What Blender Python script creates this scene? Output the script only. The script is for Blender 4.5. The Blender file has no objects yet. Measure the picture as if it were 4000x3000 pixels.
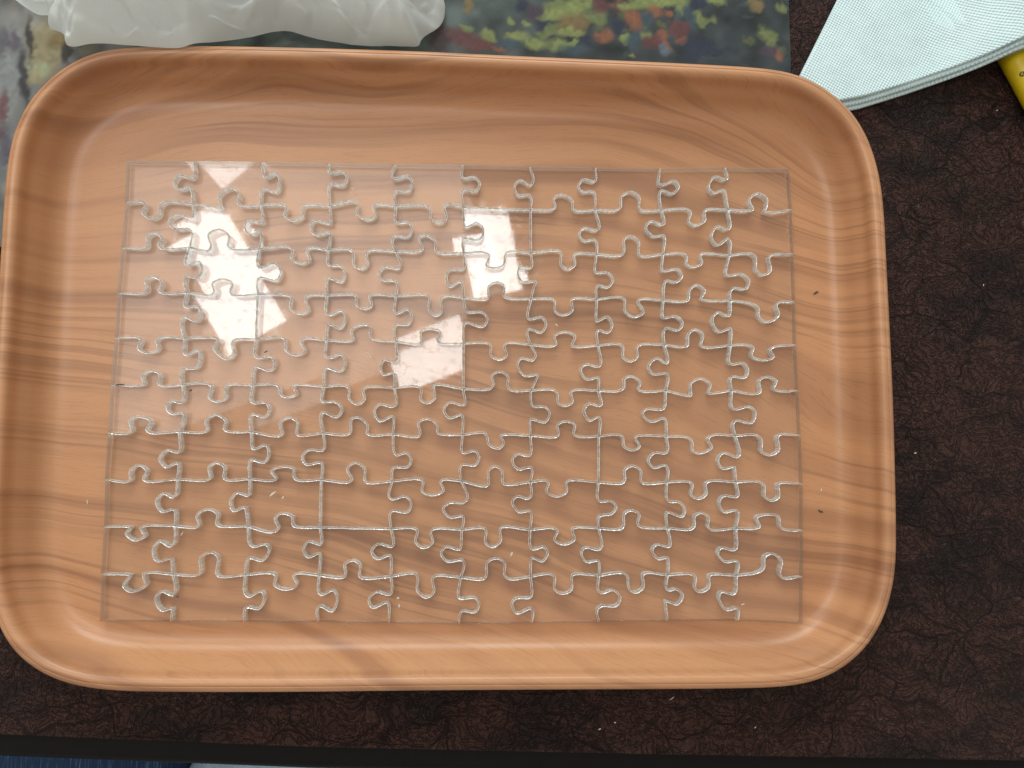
import bpy, math, random
import numpy as np
from mathutils import Vector, Matrix, noise

scene = bpy.context.scene
COL = scene.collection

# ------------------------------------------------------------------ camera
cam_data = bpy.data.cameras.new("camera")
cam_data.sensor_fit = 'HORIZONTAL'
cam_data.sensor_width = 36.0
cam_data.lens = 24.9596
cam_data.clip_start = 0.01
cam_data.clip_end = 50.0
cam = bpy.data.objects.new("camera", cam_data)
cam.matrix_world = Matrix([[0.999322, -0.008534, -0.035826, 0.010918], [0.005242, 0.995839, -0.09098, -0.026631], [0.036453, 0.09073, 0.995208, 0.318694], [0.0, 0.0, 0.0, 1.0]])
COL.objects.link(cam)
scene.camera = cam

# ------------------------------------------------------------------ world and lamps
world = bpy.data.worlds.new("World")
scene.world = world
world.use_nodes = True
bg = world.node_tree.nodes["Background"]
bg.inputs["Color"].default_value = (1.0, 0.93, 0.84, 1.0)
bg.inputs["Strength"].default_value = 0.42

def area(name, loc, target, sx, sy, radiance, color, spin=0.0):
    d = bpy.data.lights.new(name, 'AREA')
    d.shape = 'RECTANGLE'
    d.size, d.size_y = sx, sy
    d.energy = radiance * math.pi * sx * sy
    d.color = color
    o = bpy.data.objects.new(name, d)
    o.location = loc
    q = (Vector(target) - Vector(loc)).to_track_quat('-Z', 'Y')
    o.rotation_euler = (q.to_matrix() @ Matrix.Rotation(spin, 3, 'Z')).to_euler()
    COL.objects.link(o)
    return o

area("ceiling_glow_lamp", (-0.72, 0.66, 1.95), (-0.72, 0.66, 0), 1.35, 1.05, 1.5, (1.0, 0.95, 0.90), math.radians(22))
area("ceiling_panel_lamp", (-0.745, 0.47, 1.80), (-0.745, 0.47, 0), 0.26, 0.36, 9.0, (0.94, 0.99, 1.0), math.radians(32))
area("ceiling_panel_lamp", (0.02, 0.555, 1.80), (0.02, 0.555, 0), 0.15, 0.24, 10.0, (0.94, 0.99, 1.0), math.radians(12))
area("ceiling_panel_lamp", (-0.165, 0.225, 1.80), (-0.165, 0.225, 0), 0.22, 0.12, 7.5, (0.94, 0.99, 1.0), math.radians(22))
area("ceiling_panel_lamp", (-0.775, 0.86, 1.80), (-0.775, 0.86, 0), 0.17, 0.17, 6.0, (0.94, 0.99, 1.0), math.radians(42))
area("window_lamp", (-0.20, 2.05, 1.20), (0, 0.05, 0), 1.6, 1.2, 5.6, (0.84, 0.97, 1.0))

scene.view_settings.view_transform = 'Standard'
scene.view_settings.look = 'None'
scene.view_settings.exposure = 0.24
scene.view_settings.gamma = 1.0
scene.view_settings.use_curve_mapping = False
scene.cycles.max_bounces = 7
scene.cycles.diffuse_bounces = 4
scene.cycles.transmission_bounces = 4
scene.cycles.glossy_bounces = 4
scene.cycles.transparent_max_bounces = 16
scene.cycles.caustics_refractive = True
scene.cycles.caustics_reflective = True
scene.cycles.blur_glossy = 0.3
scene.cycles.sample_clamp_indirect = 6.0
scene.cycles.use_denoising = True

# ------------------------------------------------------------------ helpers
MM = 0.001
def tag(o, label=None, category=None, group=None, kind=None):
    if label: o["label"] = label
    if category: o["category"] = category
    if group: o["group"] = group
    if kind: o["kind"] = kind
    return o

def mesh_obj(name, verts, faces, mats, parent=None, smooth=True, mat_idx=None):
    me = bpy.data.meshes.new(name)
    me.from_pydata(verts, [], faces)
    for m in (mats if isinstance(mats, (list, tuple)) else [mats]):
        me.materials.append(m)
    if mat_idx is not None:
        me.polygons.foreach_set("material_index", mat_idx)
    me.polygons.foreach_set("use_smooth", [smooth] * len(me.polygons))
    me.update()
    o = bpy.data.objects.new(name, me)
    COL.objects.link(o)
    if parent is not None:
        o.parent = parent
    return o

class NB:
    """small node-building helper"""
    def __init__(self, name):
        self.m = bpy.data.materials.new(name)
        self.m.use_nodes = True
        self.t = self.m.node_tree
        self.p = self.t.nodes["Principled BSDF"]
        self.out = self.t.nodes["Material Output"]
    def node(self, typ, **kw):
        n = self.t.nodes.new(typ)
        for k, v in kw.items():
            setattr(n, k, v)
        return n
    def link(self, a, b):
        self.t.links.new(a, b)
    def put(self, sock, v):
        if isinstance(v, bpy.types.NodeSocket):
            self.link(v, sock)
        else:
            sock.default_value = v
    def math(self, op, a, b=None, c=None, clamp=False):
        n = self.node('ShaderNodeMath', operation=op, use_clamp=clamp)
        self.put(n.inputs[0], a)
        if b is not None: self.put(n.inputs[1], b)
        if c is not None: self.put(n.inputs[2], c)
        return n.outputs[0]
    def add(self, a, b): return self.math('ADD', a, b)
    def sub(self, a, b): return self.math('SUBTRACT', a, b)
    def mul(self, a, b): return self.math('MULTIPLY', a, b)
    def max(self, a, b): return self.math('MAXIMUM', a, b)
    def smooth(self, x, lo, hi):
        n = self.node('ShaderNodeMapRange', interpolation_type='SMOOTHSTEP')
        self.put(n.inputs['Value'], x)
        n.inputs['From Min'].default_value = lo
        n.inputs['From Max'].default_value = hi
        return n.outputs['Result']
    def xyz(self, scale=1000.0):
        tc = self.node('ShaderNodeTexCoord')
        s = self.node('ShaderNodeSeparateXYZ')
        self.link(tc.outputs['Object'], s.inputs[0])
        return [self.mul(s.outputs[i], scale) for i in range(3)]
    def vec(self, x, y, z=0.0):
        c = self.node('ShaderNodeCombineXYZ')
        for i, v in enumerate((x, y, z)):
            self.put(c.inputs[i], v)
        return c.outputs[0]
    def noise(self, v, scale=1.0, detail=2.0, rough=0.5, dist=0.0):
        n = self.node('ShaderNodeTexNoise')
        self.link(v, n.inputs['Vector'])
        n.inputs['Scale'].default_value = scale
        n.inputs['Detail'].default_value = detail
        n.inputs['Roughness'].default_value = rough
        n.inputs['Distortion'].default_value = dist
        return n.outputs['Fac']
    def voronoi(self, v, scale=1.0, feature='DISTANCE_TO_EDGE', out='Distance'):
        n = self.node('ShaderNodeTexVoronoi', feature=feature)
        self.link(v, n.inputs['Vector'])
        n.inputs['Scale'].default_value = scale
        return n.outputs[out]
    def mix(self, fac, a, b, blend='MIX'):
        n = self.node('ShaderNodeMix', data_type='RGBA', blend_type=blend)
        self.put(n.inputs[0], fac)
        for sock, v in ((n.inputs[6], a), (n.inputs[7], b)):
            if isinstance(v, tuple): v = (*v, 1.0) if len(v) == 3 else v
            self.put(sock, v)
        return n.outputs[2]
    def bump(self, h, strength=1.0, dist=0.001):
        n = self.node('ShaderNodeBump')
        n.inputs['Strength'].default_value = strength
        n.inputs['Distance'].default_value = dist
        self.link(h, n.inputs['Height'])
        return n.outputs[0]

# ------------------------------------------------------------------ materials
def mat_wood():
    b = NB("wood_print")
    x, y, z = b.xyz()
    # drawn-out grain field: lines run left to right, gather on the left, fall away lower right
    s = b.mul(b.max(b.sub(b.mul(x, -1.0), 55.0), 0.0), 1 / 110.0)
    g = b.mul(b.sub(y, 22.0), b.add(1.0, b.mul(b.mul(s, s), 0.22)))
    r = b.max(b.add(x, 90.0), 0.0)
    low = b.smooth(b.mul(y, -1.0), -70.0, 60.0)
    g = b.add(g, b.mul(b.mul(r, 0.26), low))
    c = b.mul(b.max(b.sub(x, 60.0), 0.0), 1 / 80.0)
    top = b.smooth(y, 0.0, 110.0)
    g = b.add(g, b.mul(b.mul(b.mul(c, c), 26.0), top))
    wob = b.noise(b.vec(b.mul(x, 0.0075), b.mul(y, 0.010), 3.1), 1.0, 1.0, 0.4)
    g = b.add(g, b.mul(b.sub(wob, 0.5), 34.0))
    wob2 = b.noise(b.vec(b.mul(x, 0.022), b.mul(y, 0.03), 9.0), 1.0, 1.0, 0.5)
    g = b.add(g, b.mul(b.sub(wob2, 0.5), 5.0))
    bands = b.noise(b.vec(b.mul(x, 0.0024), b.mul(g, 0.085), 1.0), 1.0, 1.5, 0.5)
    thin = b.noise(b.vec(b.mul(x, 0.0022), b.mul(g, 0.17), 5.0), 1.0, 1.5, 0.5)
    fine = b.noise(b.vec(b.mul(x, 0.05), b.mul(g, 1.7), 2.0), 1.0, 3.0, 0.65)
    speck = b.noise(b.vec(b.mul(x, 0.25), b.mul(g, 2.6), 7.0), 1.0, 2.0, 0.6)
    tone = b.noise(b.vec(b.mul(x, 0.006), b.mul(y, 0.01), 4.0), 1.0, 1.0, 0.5)
    light = b.mix(tone, (0.520, 0.246, 0.116), (0.575, 0.296, 0.148))
    mid = (0.355, 0.160, 0.078)
    dark = (0.215, 0.096, 0.048)
    col = b.mix(b.mul(b.smooth(bands, 0.46, 0.70), 0.72), light, mid)
    # soft lines of late wood: where the thin noise crosses its middle
    line = b.math('ABSOLUTE', b.sub(thin, 0.52))
    linem = b.sub(1.0, b.smooth(line, 0.0, 0.075))
    gate = b.smooth(b.noise(b.vec(b.mul(x, 0.008), b.mul(g, 0.05), 12.0), 1.0, 1.0, 0.5), 0.42, 0.62)
    col = b.mix(b.mul(b.mul(linem, gate), 0.42), col, dark)
    col = b.mix(b.mul(b.smooth(fine, 0.50, 0.72), 0.26), col, dark)
    col = b.mix(b.mul(b.smooth(speck, 0.56, 0.74), 0.24), col, dark)
    b.put(b.p.inputs['Base Color'], col)
    smear = b.noise(b.vec(b.mul(x, 0.03), b.mul(y, 0.03), 0.0), 1.0, 4.0, 0.6)
    b.put(b.p.inputs['Roughness'], b.add(0.27, b.mul(smear, 0.18)))
    b.p.inputs['IOR'].default_value = 1.46
    return b.m

def schlick(b, f0=0.04):
    g = b.node('ShaderNodeNewGeometry')
    d = b.node('ShaderNodeVectorMath', operation='DOT_PRODUCT')
    b.link(g.outputs['Incoming'], d.inputs[0]); b.link(g.outputs['Normal'], d.inputs[1])
    c = b.math('ABSOLUTE', d.outputs['Value'])
    return b.add(f0, b.mul(b.math('POWER', b.sub(1.0, c), 5.0), 1.0 - f0))

def mat_acrylic():
    b = NB("clear_acrylic_face")
    x, y, z = b.xyz()
    tr = b.node('ShaderNodeBsdfTransparent')
    tr.inputs['Color'].default_value = (1.0, 1.0, 0.998, 1)
    gl = b.node('ShaderNodeBsdfGlossy')
    film = b.noise(b.vec(x, y, z), 0.22, 4.0, 0.7)
    b.put(gl.inputs['Roughness'], b.add(0.028, b.mul(b.smooth(film, 0.50, 0.76), 0.14)))
    mx = b.node('ShaderNodeMixShader')
    b.put(mx.inputs[0], schlick(b))
    b.link(tr.outputs[0], mx.inputs[1]); b.link(gl.outputs[0], mx.inputs[2])
    b.link(mx.outputs[0], b.out.inputs['Surface'])
    return b.m

def mat_cut(name, clear, shine_lo, shine_hi, rough):
    """laser-cut acrylic: partly clear, partly glossy and partly a frosted, finely ridged skin"""
    b = NB(name)
    x, y, z = b.xyz()
    stri = b.noise(b.vec(x, y, b.mul(z, 0.12)), 1.4, 1.0, 0.6)
    nrm = b.bump(stri, 0.8, 0.0006)
    tr = b.node('ShaderNodeBsdfTransparent'); tr.inputs['Color'].default_value = (0.96, 0.97, 0.96, 1)
    gl = b.node('ShaderNodeBsdfGlossy'); gl.inputs['Roughness'].default_value = rough
    b.put(gl.inputs['Normal'], nrm)
    tl = b.node('ShaderNodeBsdfTranslucent'); tl.inputs['Color'].default_value = (0.95, 0.98, 0.96, 1)
    di = b.node('ShaderNodeBsdfDiffuse'); di.inputs['Color'].default_value = (0.95, 0.98, 0.96, 1)
    def mix(f, p, q):
        m = b.node('ShaderNodeMixShader'); b.put(m.inputs[0], f)
        b.link(p.outputs[0], m.inputs[1]); b.link(q.outputs[0], m.inputs[2]); return m
    white = mix(0.6, tl, di)
    amt = b.add(shine_lo, b.mul(b.smooth(b.noise(b.vec(x, y, 0.0), 0.35, 2.0, 0.7), 0.35, 0.65), shine_hi - shine_lo))
    solid = mix(amt, white, gl)
    fin = mix(clear, solid, tr)
    b.link(fin.outputs[0], b.out.inputs['Surface'])
    return b.m

def mat_border():
    b = NB("sawn_sheet_edge")
    x, y, z = b.xyz()
    tr = b.node('ShaderNodeBsdfTransparent'); tr.inputs['Color'].default_value = (0.70, 0.70, 0.68, 1)
    gl = b.node('ShaderNodeBsdfGlossy'); gl.inputs['Roughness'].default_value = 0.25
    di = b.node('ShaderNodeBsdfTranslucent'); di.inputs['Color'].default_value = (0.85, 0.86, 0.82, 1)
    m1 = b.node('ShaderNodeMixShader'); m1.inputs[0].default_value = 0.5
    b.link(gl.outputs[0], m1.inputs[1]); b.link(di.outputs[0], m1.inputs[2])
    m2 = b.node('ShaderNodeMixShader'); m2.inputs[0].default_value = 0.42
    b.link(tr.outputs[0], m2.inputs[1]); b.link(m1.outputs[0], m2.inputs[2])
    b.link(m2.outputs[0], b.out.inputs['Surface'])
    return b.m

def mat_leather():
    b = NB("dark_leather")
    x, y, z = b.xyz()
    wx = b.noise(b.vec(x, y, 0.0), 0.06, 1.0, 0.6)
    wy = b.noise(b.vec(x, y, 40.0), 0.06, 1.0, 0.6)
    vx = b.add(x, b.mul(b.sub(wx, 0.5), 16.0)); vy = b.add(y, b.mul(b.sub(wy, 0.5), 16.0))
    creA = b.voronoi(b.vec(b.mul(vx, 0.040), b.mul(vy, 0.062), 0.0))
    creB = b.voronoi(b.vec(b.mul(vx, 0.13), b.mul(vy, 0.17), 3.0))
    jx = b.noise(b.vec(x, y, 11.0), 0.5, 0.0, 0.5); jy = b.noise(b.vec(x, y, 23.0), 0.5, 0.0, 0.5)
    px = b.add(x, b.mul(b.sub(jx, 0.5), 2.0)); py = b.add(y, b.mul(b.sub(jy, 0.5), 2.0))
    peb = b.voronoi(b.vec(px, py, 0.0), 1.05)
    pebs = b.smooth(peb, 0.02, 0.30)
    wr = b.math('ABSOLUTE', b.sub(b.noise(b.vec(vx, b.mul(vy, 1.25), 70.0), 0.30, 2.0, 0.55), 0.5))
    wrs = b.smooth(wr, 0.0, 0.055)
    gA = b.smooth(b.noise(b.vec(x, y, 60.0), 0.03, 2.0, 0.5), 0.36, 0.56)
    cA = b.sub(1.0, b.mul(b.sub(1.0, b.smooth(creA, 0.0, 0.035)), gA))
    cB = b.add(0.45, b.mul(b.smooth(creB, 0.0, 0.06), 0.55))
    h = b.add(b.mul(pebs, 0.30), b.add(b.mul(cA, 0.45), b.add(b.mul(cB, 0.25), b.mul(wrs, 0.55))))
    big = b.noise(b.vec(b.mul(x, 0.5), b.mul(y, 1.0), 8.0), 0.05, 3.0, 0.6)
    brown = b.mix(b.noise(b.vec(x, y, 30.0), 0.25, 2.0, 0.6), (0.060, 0.026, 0.021), (0.110, 0.050, 0.038))
    col = b.mix(b.smooth(big, 0.42, 0.66), brown, (0.030, 0.017, 0.015))
    deep = b.mul(b.mul(b.add(0.45, b.mul(pebs, 0.55)), cA), b.mul(cB, b.add(0.25, b.mul(wrs, 0.75))))
    col = b.mix(b.mul(b.sub(1.0, deep), 0.85), col, (0.007, 0.005, 0.005))
    b.put(b.p.inputs['Base Color'], col)
    b.p.inputs['Roughness'].default_value = 0.46
    b.p.inputs['Specular IOR Level'].default_value = 0.16
    b.put(b.p.inputs['Normal'], b.bump(h, 1.0, 0.0014))
    return b.m

def mat_plain(name, color, rough=0.6, bump_scale=None, bump_dist=0.0003, spec=0.5):
    b = NB(name)
    x, y, z = b.xyz()
    v = b.noise(b.vec(x, y, z), 0.12, 4.0, 0.6)
    dk = tuple(c * 0.82 for c in color)
    b.put(b.p.inputs['Base Color'], b.mix(b.smooth(v, 0.35, 0.65), dk, color))
    b.p.inputs['Roughness'].default_value = rough
    b.p.inputs['Specular IOR Level'].default_value = spec
    if bump_scale:
        h = b.noise(b.vec(x, y, z), bump_scale, 3.0, 0.6)
        b.put(b.p.inputs['Normal'], b.bump(h, 0.6, bump_dist))
    return b.m

def mat_canvas():
    b = NB("printed_canvas")
    x, y, z = b.xyz()
    at = b.node('ShaderNodeAttribute', attribute_name="paint")
    # woven threads under the print
    wx = b.math('SINE', b.mul(x, 2 * math.pi / 0.95))
    wy = b.math('SINE', b.add(b.mul(y, 2 * math.pi / 0.80), b.mul(b.math('SINE', b.mul(x, math.pi / 0.95)), 1.4)))
    weave = b.add(b.mul(b.mul(wx, wy), 0.5), b.mul(b.noise(b.vec(x, y, 0.0), 1.6, 2.0, 0.6), 0.7))
    col = b.mix(b.mul(b.smooth(weave, 0.2, 1.0), 0.16), at.outputs['Color'], (0.40, 0.40, 0.37))
    col = b.mix(b.mul(b.smooth(b.mul(weave, -1.0), -0.45, 0.2), 0.45), col, (0.03, 0.03, 0.03))
    b.put(b.p.inputs['Base Color'], col)
    b.p.inputs['Roughness'].default_value = 0.85
    b.p.inputs['Specular IOR Level'].default_value = 0.15
    b.put(b.p.inputs['Normal'], b.bump(weave, 0.5, 0.0003))
    return b.m

def mat_napkin():
    b = NB("embossed_paper")
    x, y, z = b.xyz()
    ca, sa = math.cos(math.radians(16.5)), math.sin(math.radians(16.5))
    u = b.add(b.mul(x, ca), b.mul(y, sa)); v = b.sub(b.mul(y, ca), b.mul(x, sa))
    u = b.add(u, b.mul(b.noise(b.vec(x, y, 0.0), 0.05, 2.0, 0.5), 3.0))
    k = 2 * math.pi / 1.8
    dots = b.mul(b.math('SINE', b.mul(u, k)), b.math('SINE', b.mul(v, k)))
    fib = b.noise(b.vec(x, y, z), 3.0, 3.0, 0.6)
    h = b.add(b.mul(b.mul(dots, b.add(0.35, b.noise(b.vec(x, y, 5.0), 0.06, 2.0, 0.6))), 0.8), b.add(b.mul(fib, 0.5), b.mul(b.noise(b.vec(x, y, 8.0), 0.05, 3.0, 0.6), 4.0)))
    b.put(b.p.inputs['Base Color'], b.mix(b.noise(b.vec(x, y, z), 0.04, 3.0, 0.5), (0.66, 0.84, 0.85), (0.73, 0.88, 0.89)))
    b.p.inputs['Roughness'].default_value = 0.9
    b.p.inputs['Specular IOR Level'].default_value = 0.15
    b.put(b.p.inputs['Normal'], b.bump(h, 0.9, 0.00042))
    return b.m

def mat_tissue():
    b = NB("thin_tissue_paper")
    x, y, z = b.xyz()
    fib = b.noise(b.vec(x, y, z), 2.0, 4.0, 0.65)
    b.put(b.p.inputs['Base Color'], b.mix(b.noise(b.vec(x, y, z), 0.05, 3.0, 0.5), (0.88, 0.92, 0.89), (0.93, 0.96, 0.94)))
    b.p.inputs['Roughness'].default_value = 0.92
    b.p.inputs['Specular IOR Level'].default_value = 0.1
    b.put(b.p.inputs['Normal'], b.bump(fib, 0.35, 0.0003))
    tr = b.node('ShaderNodeBsdfTranslucent')
    tr.inputs['Color'].default_value = (0.92, 0.96, 0.93, 1)
    mx = b.node('ShaderNodeMixShader')
    mx.inputs[0].default_value = 0.50
    b.link(b.p.outputs[0], mx.inputs[1]); b.link(tr.outputs[0], mx.inputs[2])
    b.link(mx.outputs[0], b.out.inputs['Surface'])
    return b.m

def mat_denim():
    b = NB("dark_denim")
    x, y, z = b.xyz()
    st = b.noise(b.vec(b.mul(x, 1.1), b.mul(y, 0.05), b.mul(z, 0.05)), 1.0, 3.0, 0.7)
    col = b.mix(b.smooth(st, 0.50, 0.68), (0.010, 0.032, 0.085), (0.050, 0.130, 0.230))
    b.put(b.p.inputs['Base Color'], col)
    b.p.inputs['Roughness'].default_value = 0.9
    b.put(b.p.inputs['Normal'], b.bump(st, 0.5, 0.0006))
    return b.m

M_WOOD = mat_wood(); M_ACR = mat_acrylic(); M_CUT = mat_cut("laser_cut_wall", 0.42, 0.05, 0.55, 0.10); M_CHAMFER = mat_cut("melted_cut_lip", 0.04, 0.15, 0.75, 0.08); M_BORDER = mat_border(); M_LEATHER = mat_leather()
M_CANVAS = mat_canvas(); M_NAPKIN = mat_napkin(); M_TISSUE = mat_tissue(); M_DENIM = mat_denim()
M_EDGE = mat_plain("black_desk_wood", (0.006, 0.005, 0.0045), 0.55, 0.6, 0.0002, 0.15)
M_FLOOR = mat_plain("dim_floor", (0.02, 0.018, 0.016), 0.8)
M_SHIRT = mat_plain("pale_blue_cloth", (0.42, 0.58, 0.70), 0.9, 1.5)
M_YELLOW = mat_plain("yellow_plastic", (0.72, 0.52, 0.010), 0.35)
M_INK = mat_plain("dark_print_ink", (0.035, 0.055, 0.012), 0.5)
M_CHIP = mat_plain("pale_shaving", (0.72, 0.66, 0.55), 0.7)
M_DARKCHIP = mat_plain("dark_shaving", (0.10, 0.08, 0.07), 0.7)

# ------------------------------------------------------------------ desk: floor, desk slab, leather pad
fl = mesh_obj("floor", [(-3, -3, -0.74), (3, -3, -0.74), (3, 3, -0.74), (-3, 3, -0.74)], [(0, 1, 2, 3)], M_FLOOR)
tag(fl, kind="structure")

def bevel_slab(name, outline, z0, z1, rad, mat, parent=None, steps=4):
    """closed slab with a rounded upper edge; outline is counter-clockwise in metres"""
    n = len(outline)
    P = np.array(outline, float)
    nrm = inward_normals(P)
    verts, faces = [], []
    rings = [(0.0, z0)]
    for k in range(steps + 1):
        a = k / steps * math.pi / 2
        rings.append((rad * (1 - math.cos(a)), z1 - rad * (1 - math.sin(a))))
    for off, z in rings:
        for p in P + nrm * off:
            verts.append((p[0], p[1], z))
    for r in range(len(rings) - 1):
        for i in range(n):
            j = (i + 1) % n
            faces.append((r * n + i, r * n + j, (r + 1) * n + j, (r + 1) * n + i))
    faces.append(tuple(range((len(rings) - 1) * n, len(rings) * n)))
    faces.append(tuple(reversed(range(n))))
    o = mesh_obj(name, verts, faces, mat, parent)
    for poly in o.data.polygons[-2:]:
        poly.use_smooth = False
    return o

def inward_normals(P):
    n = len(P)
    prv, nxt = np.roll(P, 1, 0), np.roll(P, -1, 0)
    e1 = P - prv; e2 = nxt - P
    e1 /= np.maximum(np.linalg.norm(e1, axis=1, keepdims=True), 1e-9)
    e2 /= np.maximum(np.linalg.norm(e2, axis=1, keepdims=True), 1e-9)
    n1 = np.stack([-e1[:, 1], e1[:, 0]], 1); n2 = np.stack([-e2[:, 1], e2[:, 0]], 1)
    m = n1 + n2
    m /= np.maximum(np.linalg.norm(m, axis=1, keepdims=True), 1e-9)
    c = np.clip((m * n1).sum(1, keepdims=True), 0.45, 1.0)
    return m / c

def resample_line(pts, step):
    out = []
    for a, b in zip(pts[:-1], pts[1:]):
        a, b = np.array(a, float), np.array(b, float)
        k = max(1, int(np.linalg.norm(b - a) / step))
        for i in range(k):
            out.append(a + (b - a) * i / k)
    out.append(np.array(pts[-1], float))
    return out

front = [(-0.75, -0.1215), (-0.30, -0.1425), (-0.192, -0.1479), (-0.064, -0.1541), (0.080, -0.1585), (0.2255, -0.1623), (0.75, -0.176)]
pad_outline = resample_line(front + [(0.75, 0.60), (-0.75, 0.60), front[0]], 0.05)[:-1]
pad = bevel_slab("desk_pad", pad_outline, -0.0028, 0.0, 0.0012, M_LEATHER)
tag(pad, "dark brown crackled leather desk pad covering the desk under everything", "desk pad")
dfront = [(x, y - 0.0108) for x, y in front]
desk_outline = resample_line(dfront + [(0.80, 0.64), (-0.80, 0.64), dfront[0]], 0.05)[:-1]
desk = bevel_slab("desk_top", desk_outline, -0.035, -0.0030, 0.004, M_EDGE)
tag(desk, kind="structure")

# ------------------------------------------------------------------ seated person below the desk edge
def loft(name, spine, radii, mat, parent=None, seg=28, flat=0.85):
    verts, faces = [], []
    for (c, r) in zip(spine, radii):
        for k in range(seg):
            a = 2 * math.pi * k / seg
            w = 1 + 0.03 * noise.noise(Vector((k * 0.7, c[1] * 30, c[0] * 10)))
            verts.append((c[0] + r * w * math.cos(a), c[1], c[2] + flat * r * w * math.sin(a)))
    n = len(spine)
    for i in range(n - 1):
        for k in range(seg):
            j = (k + 1) % seg
            faces.append((i * seg + k, i * seg + j, (i + 1) * seg + j, (i + 1) * seg + k))
    faces.append(tuple(range(seg)))
    faces.append(tuple(reversed(range((n - 1) * seg, n * seg))))
    return mesh_obj(name, verts, faces, mat, parent)

person = bpy.data.objects.new("person", None)
person.location = (-0.16, -0.42, -0.74)
COL.objects.link(person)
tag(person, "seated person's lap in dark blue denim and pale cloth below the desk edge", "person")
inv = Matrix.Translation(-Vector(person.location))
ys = [-0.06 - 0.03 * i for i in range(18)]
leg = loft("thigh", [(-0.245 + 0.02 * i / 18, yy, -0.155) for i, yy in enumerate(ys)], [0.062 + 0.022 * i / 17 for i in range(18)], M_DENIM)
leg2 = loft("thigh", [(0.10 - 0.01 * i / 18, yy, -0.21) for i, yy in enumerate(ys)], [0.062 + 0.022 * i / 17 for i in range(18)], M_DENIM)
hem = loft("shirt_hem", [(-0.085, -0.17 - 0.03 * i, -0.165 + 0.004 * i) for i in range(13)], [0.055 + 0.11 * min(1, i / 6.0) for i in range(13)], M_SHIRT, flat=0.55)
for o in (leg, leg2, hem):
    o.data.transform(inv); o.parent = person

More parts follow.
